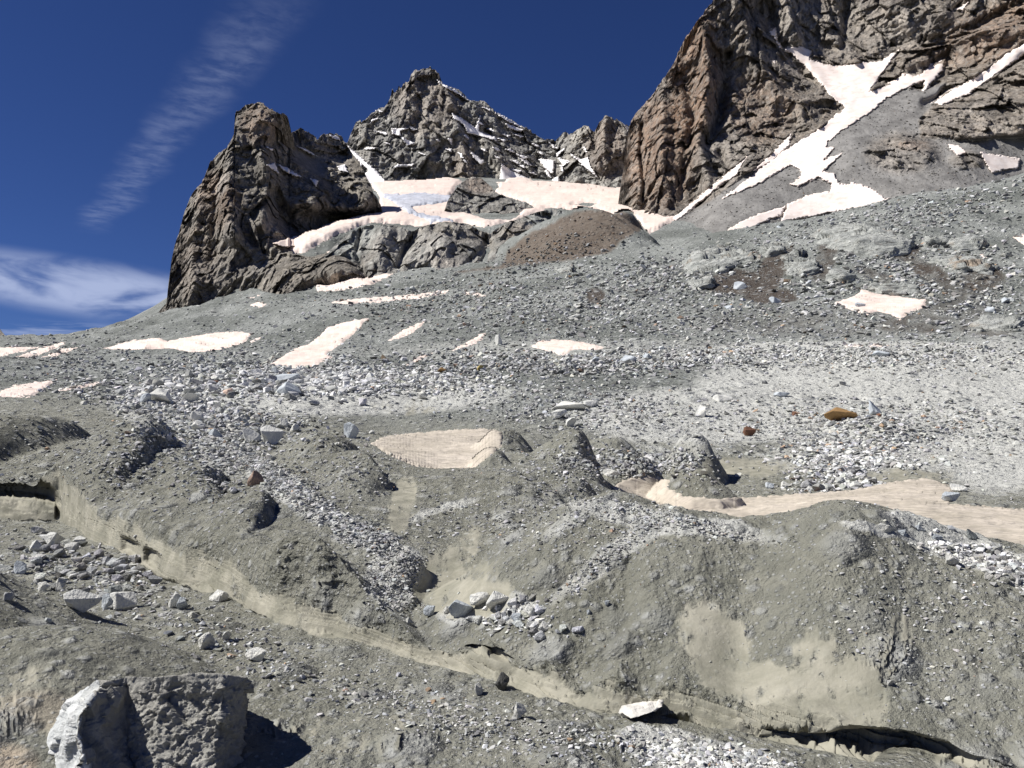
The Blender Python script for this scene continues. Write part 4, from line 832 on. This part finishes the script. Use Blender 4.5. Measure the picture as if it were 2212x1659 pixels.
for p_ in SNOWPOLY: keep &= ~(inside(SX, row_, p_) & (Y_ > 14) & (rng.random(len(SX)) > .06))
bo = (SX > 40) & (SX < 600) & (Y_ > 4.6) & (Y_ < 6.8); keep &= ~bo
SX, SY, SS, SC, X_, Y_, Z_ = [a_[keep] for a_ in (SX, SY, SS, SC, X_, Y_, Z_)]; size = SS * Y_ / F
print('stones', len(SX))
# the largest in view become rocks of their own, the rest is one mass of rubble
NOT = []   # picture x, picture y of the base, width, height, colour, label
W_, B_, O_, R_, D_ = (.66, .66, .63), (.50, .54, .58), (.33, .205, .095), (.20, .105, .07), (.12, .12, .115)
for r_ in [(165,1322,74,44,W_,'large pale flat topped boulder on the rubble floor left of the bluish upright stone'),(228,1318,26,34,B_,'small upright bluish stone touching the white wedge shaped boulder'),(262,1318,58,38,W_,'white wedge shaped boulder right of the small upright bluish stone'),
 (376,1312,24,34,W_,'left of the two grey stones close together below the bank'),(392,1318,24,28,B_,'right of the two grey stones close together below the bank'),(445,1402,32,34,W_,'white angular stone alone on the silt floor below the bank'),(489,1385,18,22,W_,'small white stone up right of the white angular stone below the bank'),
 (553,1430,46,26,W_,'flat topped white stone on the silt floor, right of the others'),(1120,1553,30,34,W_,'upright white stone in the rubble under the long bank'),(1034,1502,18,26,W_,'small white stone under the bank edge, left of the dark one'),(1084,1492,28,38,D_,'dark grey stone stuck in the foot of the bank'),
 (113,1178,42,28,W_,'pale stone in front of the dark cave at left, the larger one'),(80,1192,38,24,W_,'pale flat stone below left of the larger stone at the cave'),(38,1240,26,26,B_,'grey wedge shaped stone near the left edge of the near mound'),(170,1178,26,20,W_,'small pale stone close to where the bank begins'),
 (88,1278,28,20,W_,'pale stone on the edge of the near left mound'),(130,1278,18,30,W_,'upright pale stone beside the near left mound'),(470,1300,40,24,W_,'crumbly white stone against the foot of the bank'),
 (1076,1318,54,40,W_,'bright white block on top of the small rubble mound'),(1040,1312,46,32,W_,'white block left of the brightest one on the rubble mound'),(995,1340,50,44,B_,'bluish leaning slab on the left side of the rubble mound'),(928,1332,26,22,B_,'small blue grey stone left of the rubble mound'),(965,1326,20,16,W_,'small white stone between the bluish slab and the blue grey stone'),
 (1150,1335,34,28,W_,'white stone on the right slope of the rubble mound'),(1175,1366,26,22,W_,'lowest white stone on the right slope of the rubble mound'),(1120,1345,30,20,B_,'flat bluish stone in front of the white blocks on the rubble mound'),(885,1348,18,14,W_,'little white stone at the left tip of the rubble mound'),
 (540,955,36,32,W_,'pale round boulder left of the big pale one in the rubble'),(583,960,48,44,W_,'big pale many sided boulder in the rubble left of the dusty snow'),(755,946,32,34,B_,'pale round boulder at the left end of the dusty snow'),(612,922,18,20,W_,'small pale boulder above the big pale many sided one'),(636,932,20,18,W_,'small grey boulder right of the big pale many sided one'),
 (342,872,54,34,W_,'large pale block in the rubble below the snow patches, left'),(314,872,20,24,B_,'bluish block leaning on the large pale block'),(410,870,34,22,W_,'pale block right of the large pale block'),(616,828,60,22,B_,'upper of two big flat slabs stacked in the rubble'),(616,852,60,28,B_,'lower of two big flat slabs stacked in the rubble'),
 (424,910,28,22,W_,'pale boulder above the gravel channel'),(424,930,30,22,W_,'greyish boulder just under another at the gravel channel'),(462,945,24,20,B_,'bluish boulder beside the gravel channel'),(1825,908,70,28,O_,'orange brown flat boulder on the pale rubble at right'),
 (1895,896,36,30,B_,'smooth blue grey boulder right of the orange brown one'),(1621,942,28,22,R_,'rust red boulder left of the orange brown one'),(1716,898,10,10,R_,'tiny rusty stone right of the rust red boulder'),(1566,868,42,18,W_,'low white boulder on the smooth grey slope'),(1515,900,24,26,W_,'rounded white boulder left of the rust red one'),
 (1232,890,80,26,W_,'long broken white outcrop boulder in the centre of the rubble'),(1210,905,36,22,W_,'white split slab at the left end of the long outcrop boulder'),(1236,922,24,20,W_,'pale stone in front of the long broken outcrop boulder'),(1278,880,34,16,W_,'flat white slab at the right end of the long outcrop boulder'),(546,1050,36,34,(.30,.22,.18),'reddish brown wedge boulder in the gravel channel'),(607,1032,14,20,W_,'small upright stone right of the reddish brown wedge boulder'),
 (2058,1222,34,26,W_,'large pale stone on the upper edge of the near right hummock'),(1955,1160,26,16,B_,'oval blue grey stone on the crest of the near right hummock'),(1992,1148,24,14,B_,'bluish stone behind the oval one on the right crest'),(2105,1166,30,22,(.25,.27,.27),'dark grey stone on the rubble strip of the right hummock'),
 (2030,1170,28,16,B_,'flat grey stone between the oval stone and the dark stone on the right hummock'),(1912,1152,36,20,W_,'pale flat stone at the left end of the rubble strip'),(1078,745,16,22,W_,'pale upright block on the slope above the rubble band'),(1358,782,38,16,B_,'flat grey boulder at the upper edge of the rubble, centre'),
 (1290,783,24,14,B_,'pale rounded boulder left of the flat grey boulder'),(955,805,20,12,O_,'yellowish brown stone in the rubble band'),(1038,802,14,14,(.45,.36,.15),'small ochre stone in the rubble band right of the yellowish one'),(459,829,24,8,R_,'flat rust red stone on the left rubble slope'),
 (1900,900,10,8,R_,'tiny red stone beside the smooth blue grey boulder'),(1690,857,36,12,B_,'flat dark edged slab on the smooth grey slope'),(1905,770,40,14,B_,'flat slab at the upper edge of the pale slope at right'),(1400,775,20,12,B_,'grey stone right of the flat grey boulder'),
 (1700,1052,22,14,W_,'white stone at the edge of the dusty snow strip'),(2075,1062,34,18,W_,'pale block at the right end of the dusty snow strip'),(2060,1083,40,22,B_,'grey layered block lying in the dusty snow at right'),(1320,1030,40,16,W_,'pale flat block at the left end of the dusty snow strip'),
 (1665,1055,20,12,B_,'small stone left of the white one at the snow edge'),(2140,1375,9,9,W_,'larger of three white pebbles on the right hummock face'),(2115,1362,14,11,W_,'white pebble cluster stone on the right hummock face'),(2052,1367,10,10,W_,'single white pebble left of the cluster on the right face'),(1926,1483,14,15,W_,'white pebble on the smooth silt of the right bank'),
 (1312,1309,10,12,B_,'bluish pebble on the slope right of the rubble mound'),(1272,1328,10,12,B_,'lone bluish pebble nearer the rubble mound'),(2065,1360,8,8,W_,'tiny white pebble right of the single one on the right face'),(2025,1530,14,12,W_,'white pebble low on the right bank'),
 (1580,668,24,10,B_,'flat white slab beside the wet brown rock'),(1490,735,14,10,W_,'pale stone on the right hand slope'),(1625,735,22,14,W_,'whitish block below the wet brown rock'),(1860,665,22,14,B_,'stone lying on the pointed snow patch'),(1600,625,30,18,B_,'bluish white slab between the wet brown streaks'),
 (1680,655,30,14,B_,'pale slab right of the wet brown streaks'),(2140,675,22,14,B_,'grey boulder high on the right slope'),(2176,655,22,14,B_,'pale boulder above the grey boulder high on the right slope'),(1245,690,30,12,W_,'pale flat rock pair on the central slope'),(1012,765,0,0,W_,'')]:
    if r_[2]: NOT.append(r_)
hi_t = []
for i in range(14):
    bm = hull_rock(11 + i % 6, (.55, .7, .85)[i % 3], 100 + i, .035)
    bmesh.ops.subdivide_edges(bm, edges=[e for e in bm.edges if e.calc_length() > .16], cuts=2, use_grid_fill=True)
    bmesh.ops.triangulate(bm, faces=bm.faces)
    for v_ in bm.verts:
        p_ = np.array(v_.co)[None]; v_.co += v_.co.normalized() * float(fb3(p_.astype(f32) * 1.0, .28, 3, i)[0]) * .028
    me = bpy.data.meshes.new('rock'); bm.to_mesh(me); bm.free(); me.materials.append(MRK)
    xs_ = [v_.co.x for v_ in me.vertices]; zs_ = [v_.co.z for v_ in me.vertices]; hi_t.append((me, max(xs_) - min(xs_), max(zs_) - min(zs_), min(zs_)))
def put_rock(x, Y, X, Z, w_, h_, col, label, group, cat='rock', rot=None, sink=.12, i=None):
    i = random.randrange(len(hi_t)) if i is None else i; me, ww, hh, mn = hi_t[i]
    o = bpy.data.objects.new('rock', me); C.objects.link(o)
    sx = w_ / ww; sz = h_ / hh; o.scale = (sx, (sx * sz) ** .5 * .9, sz); o.rotation_euler = (random.uniform(-.12, .12), random.uniform(-.18, .18), rot if rot is not None else random.uniform(-.5, .5))
    o.location = (X, Y + w_ * .25, Z - mn * sz - h_ * sink); o.color = (*col, 1)
    o['label'] = label; o['category'] = cat
    if group: o['group'] = group
    return o
for k, (x, y, w_, h_, col, label) in enumerate(NOT):
    Xh, Yh, Zh, ok = hit([x], [y]); s_ = Yh[0] / F
    put_rock(x, Yh[0], Xh[0], Zh[0], w_ * s_, h_ * s_ * 1.12, col, label, None, 'boulder' if w_ > 20 else 'stone', i=4 if col == O_ else k % 14)
# auto rocks
vis = HY - F * Z_ / Y_; appar = SS * ((SX > 0) & (SX < 2212) & (vis < 1659))
tm_, _, _, ic2, jr2 = surf_at(SX, Y_); hidden = (Z_ / Y_) < Tmax[jr2, ic2] - .0012
appar = np.where(hidden, 0, appar); top_i = np.argsort(-appar)[:300 - len(NOT)]
def zone(x, y):
    if y > 1270: return 'on the silt floor in the foreground' if x < 1300 else ('in the pale rubble at the lower right corner' if y > 1560 else 'on the big near hummock at right')
    if y > 1110: return 'on the rubble floor below the cave' if x < 450 else ('in the gravel hollow behind the bank' if x < 1250 else 'on the rubble crest of the near right hummock')
    if y > 930: return 'on the dark hummocks at left' if x < 430 else ('in the gravel channel between the hummocks' if x < 800 else ('among the central hummocks' if x < 1400 else 'in the stony ground beyond the dusty snow'))
    if y > 740: return 'in the pale rubble band at left' if x < 500 else ('in the pale rubble band left of centre' if x < 950 else ('in the central rubble below the snow patches' if x < 1450 else 'on the pale rubble slope at right'))
    return 'high on the left debris slope' if x < 900 else ('high on the central debris slope' if x < 1400 else 'high on the right debris slope near the wet slabs')
for i in top_i:
    c_ = SC[i]; b_ = c_.mean(); hue = 'rusty brown' if c_[0] > c_[2] * 1.4 else ('dark grey' if b_ < .28 else ('pale' if b_ > .44 else 'grey'))
    zn = zone(SX[i], vis[i])
    put_rock(SX[i], Y_[i], X_[i], Z_[i], size[i] * 1.15, size[i] * random.uniform(.5, .85), tuple(c_), '%s rock %s' % (hue, zn), '%s rocks %s' % (hue, zn), rot=random.uniform(0, 6.28))
rm = np.ones(len(SX), bool); rm[top_i] = False; idx = np.where(rm)[0]
# fallen stones on the scree of the right hand wall
n = 9000; wx = rng.uniform(1450, 2300, n); wy = rng.uniform(170, 520, n); ws = toneW(wx, wy)[0]; ok = ws > .6
for p_ in [COULOIR] + [q_ for l_, q_ in WALL_SNOW]: ok &= ~inside(wx, wy, p_)
wx, wy = wx[ok], wy[ok]; wd, _ = dW(wx, wy); wsz = 1.7 * np.minimum((1 - rng.random(len(wx))) ** -.45, 3.2)
ns = len(idx); idx = np.concatenate([idx, len(SX) + np.arange(len(wx))])
X_ = np.concatenate([X_, (wx - CX) / F * wd]); Y_ = np.concatenate([Y_, wd]); Z_ = np.concatenate([Z_, (HY - wy) / F * wd]); size = np.concatenate([size, wsz * wd / F]); SC = np.concatenate([SC, stone_tone(len(wx)) * np.array([.62, .58, .54])])
Vl, Fl, Tl = [], [], []; off = 0
kind_i = rng.integers(0, len(tmpl), len(idx))
for k in range(len(tmpl)):
    ii = idx[kind_i == k]; V0, F0 = tmpl[k]; m_ = len(ii); nv = len(V0)
    a_ = rng.uniform(0, 6.283, m_); tx, ty = rng.normal(0, .28, m_), rng.normal(0, .28, m_)
    S_ = size[ii][:, None, None] * V0[None] * np.stack([rng.uniform(.8, 1.3, m_), rng.uniform(.8, 1.3, m_), rng.uniform(.6, 1.05, m_)], -1)[:, None, :]
    x_, y_, z_ = S_[..., 0], S_[..., 1], S_[..., 2]
    z_, y_ = z_ + y_ * tx[:, None], y_ - z_ * tx[:, None]; z_, x_ = z_ + x_ * ty[:, None], x_ - z_ * ty[:, None]
    ca, sa = np.cos(a_)[:, None], np.sin(a_)[:, None]; xr = x_ * ca - y_ * sa; yr = x_ * sa + y_ * ca
    V = np.stack([xr + X_[ii][:, None], yr + Y_[ii][:, None], z_ + Z_[ii][:, None] + size[ii][:, None] * .10], -1).reshape(-1, 3)
    Fk = (F0[None] + (np.arange(m_) * nv)[:, None, None]).reshape(-1, 3) + off; off += m_ * nv
    Vl.append(V); Fl.append(Fk); Tl.append(np.repeat(np.concatenate([SC[ii], np.ones((m_, 1))], 1), nv, 0))
link('rubble', np_mesh('rubble', np.concatenate(Vl), np.concatenate(Fl), MST, False, {'tint': np.concatenate(Tl)}), kind='stuff')
print('rubble', time.time() - T0)

# ------------------------------------------------------------------ pale bedrock slabs on the right hand slope
def loft(name, rings, levels, mat, amp, tonef=None, cap=True):
    """closed body from rings of (x, y, z) points; subdivided and broken up with facets"""
    bm = bmesh.new(); rv = [[bm.verts.new(p) for p in r] for r in rings]; n = len(rings[0])
    for a_, b_ in zip(rv[:-1], rv[1:]):
        for i in range(n): bm.faces.new((a_[i], a_[(i + 1) % n], b_[(i + 1) % n], b_[i]))
    if cap:
        for r_, fl_ in ((rv[0], False), (rv[-1], True)):
            c_ = bm.verts.new(sum((v.co for v in r_), Vector()) / n)
            for i in range(n): bm.faces.new((r_[i], c_, r_[(i + 1) % n]) if fl_ else (r_[(i + 1) % n], c_, r_[i]))
    bmesh.ops.recalc_face_normals(bm, faces=bm.faces)
    for _ in range(levels): bmesh.ops.subdivide_edges(bm, edges=list(bm.edges), cuts=1, use_grid_fill=True)
    bmesh.ops.triangulate(bm, faces=bm.faces)
    P_ = np.array([v.co for v in bm.verts], f32); N_ = np.array([v.normal for v in bm.verts], f32)
    d_, tone_ = amp(P_); P_ = P_ + N_ * d_[:, None]
    F_ = np.array([[v.index for v in f_.verts] for f_ in bm.faces], np.int32) if not bm.verts.index_update() else None
    bm.free()
    return np_mesh(name, P_, F_, mat, True, {'tone': tone_})
def pt(x, y, d): return Vector(((x - CX) / F * d, d, (HY - y) / F * d))
MSL, tS = new_mat('pale_bedrock'); PS = pos(tS)
mpS = tS.n('ShaderNodeMapping'); tS.put(mpS.inputs[0], PS); mpS.inputs['Rotation'].default_value = (0, .5, .3); mpS.inputs['Scale'].default_value = (.35, 1, 2)
nS = tS.noise(mpS.outputs[0], .35, 7, .7, .3); nS2 = tS.noise(PS, .9, 6, .7)
cS = tS.mix(tS.ramp(nS, .3, .65), (0.27, 0.285, 0.27), (0.52, 0.53, 0.50)); cS = tS.mix(tS.ramp(tS.noise(PS, .16, 4, .6), .58, .72, 0, .6), cS, (0.42, 0.30, 0.20))
cS = tS.mix(tS.ramp(tS.noise(mpS.outputs[0], .8, 6, .75, .8), .38, .46, .85, 0), cS, (0.06, 0.055, 0.05))
finish(tS, cS, tS.bump(tS.math('ADD', nS, tS.math('MULTIPLY', nS2, .6)), 1.3, 1.0), .85)
def slab_rock(pl, label, thick=2.2):
    c = np.array(pl, float); cx_, cy_ = c.mean(0); rings = []
    base = []
    for x, y in pl:
        X1, Y1, Z1, ok = hit([x], [y]); base.append(Vector((X1[0], Y1[0], Z1[0])))
    X1, Y1, Z1, ok = hit([cx_], [cy_]); cc_ = Vector((X1[0], Y1[0], Z1[0]))
    out = Vector((0, -.55, .83))
    for s_, h_ in ((1.04, -thick), (1.0, 0.15 * thick), (.86, .75 * thick), (.5, thick)):
        rings.append([cc_ + (b - cc_) * s_ + out * h_ for b in base])
    def amp(P_):
        q = P_ * np.array([.6, 1, 1.4], f32); return facet3(q, 6, 31, 1.7) * 1.0 + facet3(q, 2.4, 32, 1.7) * .5 + fb3(P_, 3, 3, 4) * .12, np.tile(np.array([0, 0, 0, 1], f32), (len(P_), 1))
    me = loft('bedrock_slab', rings, 3, MSL, amp); o = link('bedrock_slab', me); o['label'] = label; o['category'] = 'rock slab'; o['group'] = 'pale bedrock slabs on the right slope'
for pl, lb in [([(1742,512),(1770,502),(1840,495),(1900,500),(1962,530),(1965,548),(1900,560),(1830,548),(1780,535)], 'largest smooth pale slab with orange stains, high on the right slope'),
 ([(1470,580),(1500,552),(1560,543),(1610,550),(1645,568),(1600,570),(1560,590),(1510,600)], 'bulging pale slab left of the wet brown streaks'),
 ([(1690,575),(1720,560),(1760,568),(1768,590),(1730,600),(1700,595)], 'small rounded slab between the brown streaks and the largest slab'),
 ([(2050,530),(2090,520),(2130,528),(2120,542),(2070,545)], 'pale slab near the right edge of the slope'),
 ([(1990,515),(2030,512),(2045,530),(2010,535)], 'short pale slab just right of the largest slab'),
 ([(1880,625),(1930,615),(1990,622),(2000,636),(1950,640),(1895,636)], 'grey slab overhanging the pointed snow patch'),
 ([(1200,585),(1235,580),(1240,590),(1210,595)], 'little pale slab on the central slope'),
 ([(1790,600),(1830,592),(1850,604),(1815,612)], 'small cracked slab in the scree between the largest slab and the pointed snow patch'),
 ([(1480,612),(1530,606),(1545,622),(1500,630)], 'broken slab just below the bulging pale slab'),
 ([(1640,545),(1680,536),(1700,548),(1660,556)], 'narrow slab above the wet brown streaks'),
 ([(2080,705),(2150,696),(2212,702),(2200,716),(2110,718)], 'low slab with rusty edge near the right edge, above the pale rubble'),
 ([(2000,565),(2060,560),(2150,580),(2140,592),(2060,585)], 'long flat slab below the pale slab near the right edge')]:
    slab_rock(pl, lb, 1.6 if pl[0][0] > 1300 and pl[0][0] < 1760 else 1.1)
print('slabs', time.time() - T0)

# ------------------------------------------------------------------ the big boulder in the foreground
R5 = [
 [(207,1474,5.55),(214,1476,5.38),(273,1462,5.52),(340,1463,5.45),(417,1455,5.42),(480,1458,5.45),(530,1464,5.58),(515,1500,6.2),(350,1500,6.4),(235,1500,6.0)],
 [(163,1510,5.6),(200,1508,5.15),(275,1512,5.46),(345,1510,5.43),(420,1510,5.42),(480,1505,5.38),(533,1488,5.6),(525,1530,6.3),(350,1535,6.5),(200,1535,6.2)],
 [(137,1536,5.6),(170,1548,5.05),(272,1550,5.40),(340,1555,5.36),(415,1550,5.35),(475,1545,5.33),(527,1530,5.62),(520,1560,6.3),(350,1560,6.5),(160,1560,6.2)],
 [(98,1584,5.6),(166,1590,4.98),(276,1600,5.33),(335,1600,5.28),(410,1600,5.27),(470,1600,5.25),(519,1566,5.58),(518,1600,6.2),(350,1600,6.4),(130,1600,6.2)],
 [(80,1640,5.5),(184,1655,4.88),(285,1655,5.24),(330,1660,5.18),(400,1660,5.18),(460,1655,5.15),(517,1640,5.5),(515,1640,6.1),(345,1640,6.3),(110,1650,6.0)],
 [(70,1730,5.4),(190,1790,4.75),(290,1780,5.1),(330,1780,4.85),(400,1780,4.9),(460,1770,5.05),(520,1710,5.45),(515,1700,6.0),(345,1690,6.2),(100,1710,5.8)]]
def amp_b(P_):
    px = CX + F * P_[:, 0] / P_[:, 1]; py = HY - F * P_[:, 2] / P_[:, 1]
    ridge = np.interp(py, [1474, 1508, 1548, 1590, 1655, 1790], [212, 200, 170, 166, 184, 190]); crust_shade = sst(px - ridge + 6 * pn2(px / 9, py / 9, 3), -6, 8)  # mask right of the ridge: crust plus painted shade of the front
    lumpy = crust_shade * sst(px + .35 * (py - 1560), 255, 300)
    q = P_
    d_ = facet3(q, .3, 41, 1.6) * .035 + facet3(q, .09, 42) * (.012 + .005 * crust_shade) + fb3(q, .10, 3, 5) * .010
    d_ += lumpy * (fb3(q, .15, 4, 8, .6, True) * .017 + .012 * facet3(q, .035, 44))
    d_ = d_ * (.3 + .7 * sst(py, 1462, 1490)); tone_ = np.stack([crust_shade, crust_shade, crust_shade, np.ones_like(crust_shade)], -1)
    return d_.astype(f32), tone_
me = loft('boulder', [[pt(*p) for p in r] for r in R5], 5, MBO, amp_b)
link('boulder', me, label='large rough boulder, white on its lit side and dark crusted on its shaded front, at the lower left of the foreground', category='boulder')
# slab leaning behind the boulder at its left, and the flat snow-white stone on the floor
def chunk(name, pts_f, dz, label, cat, mat, col=None, lv=3, a_=.02):
    rings = [[p + Vector((0, 0, 0)) for p in pts_f], [p + dz for p in pts_f]]
    def amp(P_): return (facet3(P_, .10, 51) * a_ + fb3(P_, .06, 3, 3) * a_ * .5).astype(f32), np.tile(np.array([0, 0, 0, 1], f32), (len(P_), 1))
    o = link(name, loft(name, rings, lv, mat, amp)); o['label'] = label; o['category'] = cat
    if col: o.color = (*col, 1)
    return o
chunk('boulder', [pt(78,1588,5.85), pt(100,1566,5.85), pt(136,1538,5.8), pt(150,1545,5.8), pt(112,1600,5.7), pt(85,1600,5.75)], Vector((.05, .5, -.12)), 'thin dark slab leaning against the left side of the big boulder', 'boulder', MRK, (.16, .16, .15))
chunk('boulder', [pt(1344,1540,6.1), pt(1352,1528,6.14), pt(1390,1520,6.17), pt(1430,1516,6.17), pt(1432,1526,6.1), pt(1405,1540,6.0), pt(1362,1552,5.98)], Vector((.0, .22, -.07)), 'long flat white crusted stone tilted on the rubble at the foot of the bank', 'boulder', MRK, (.62, .60, .56), 3, .014)
print('done', time.time() - T0)
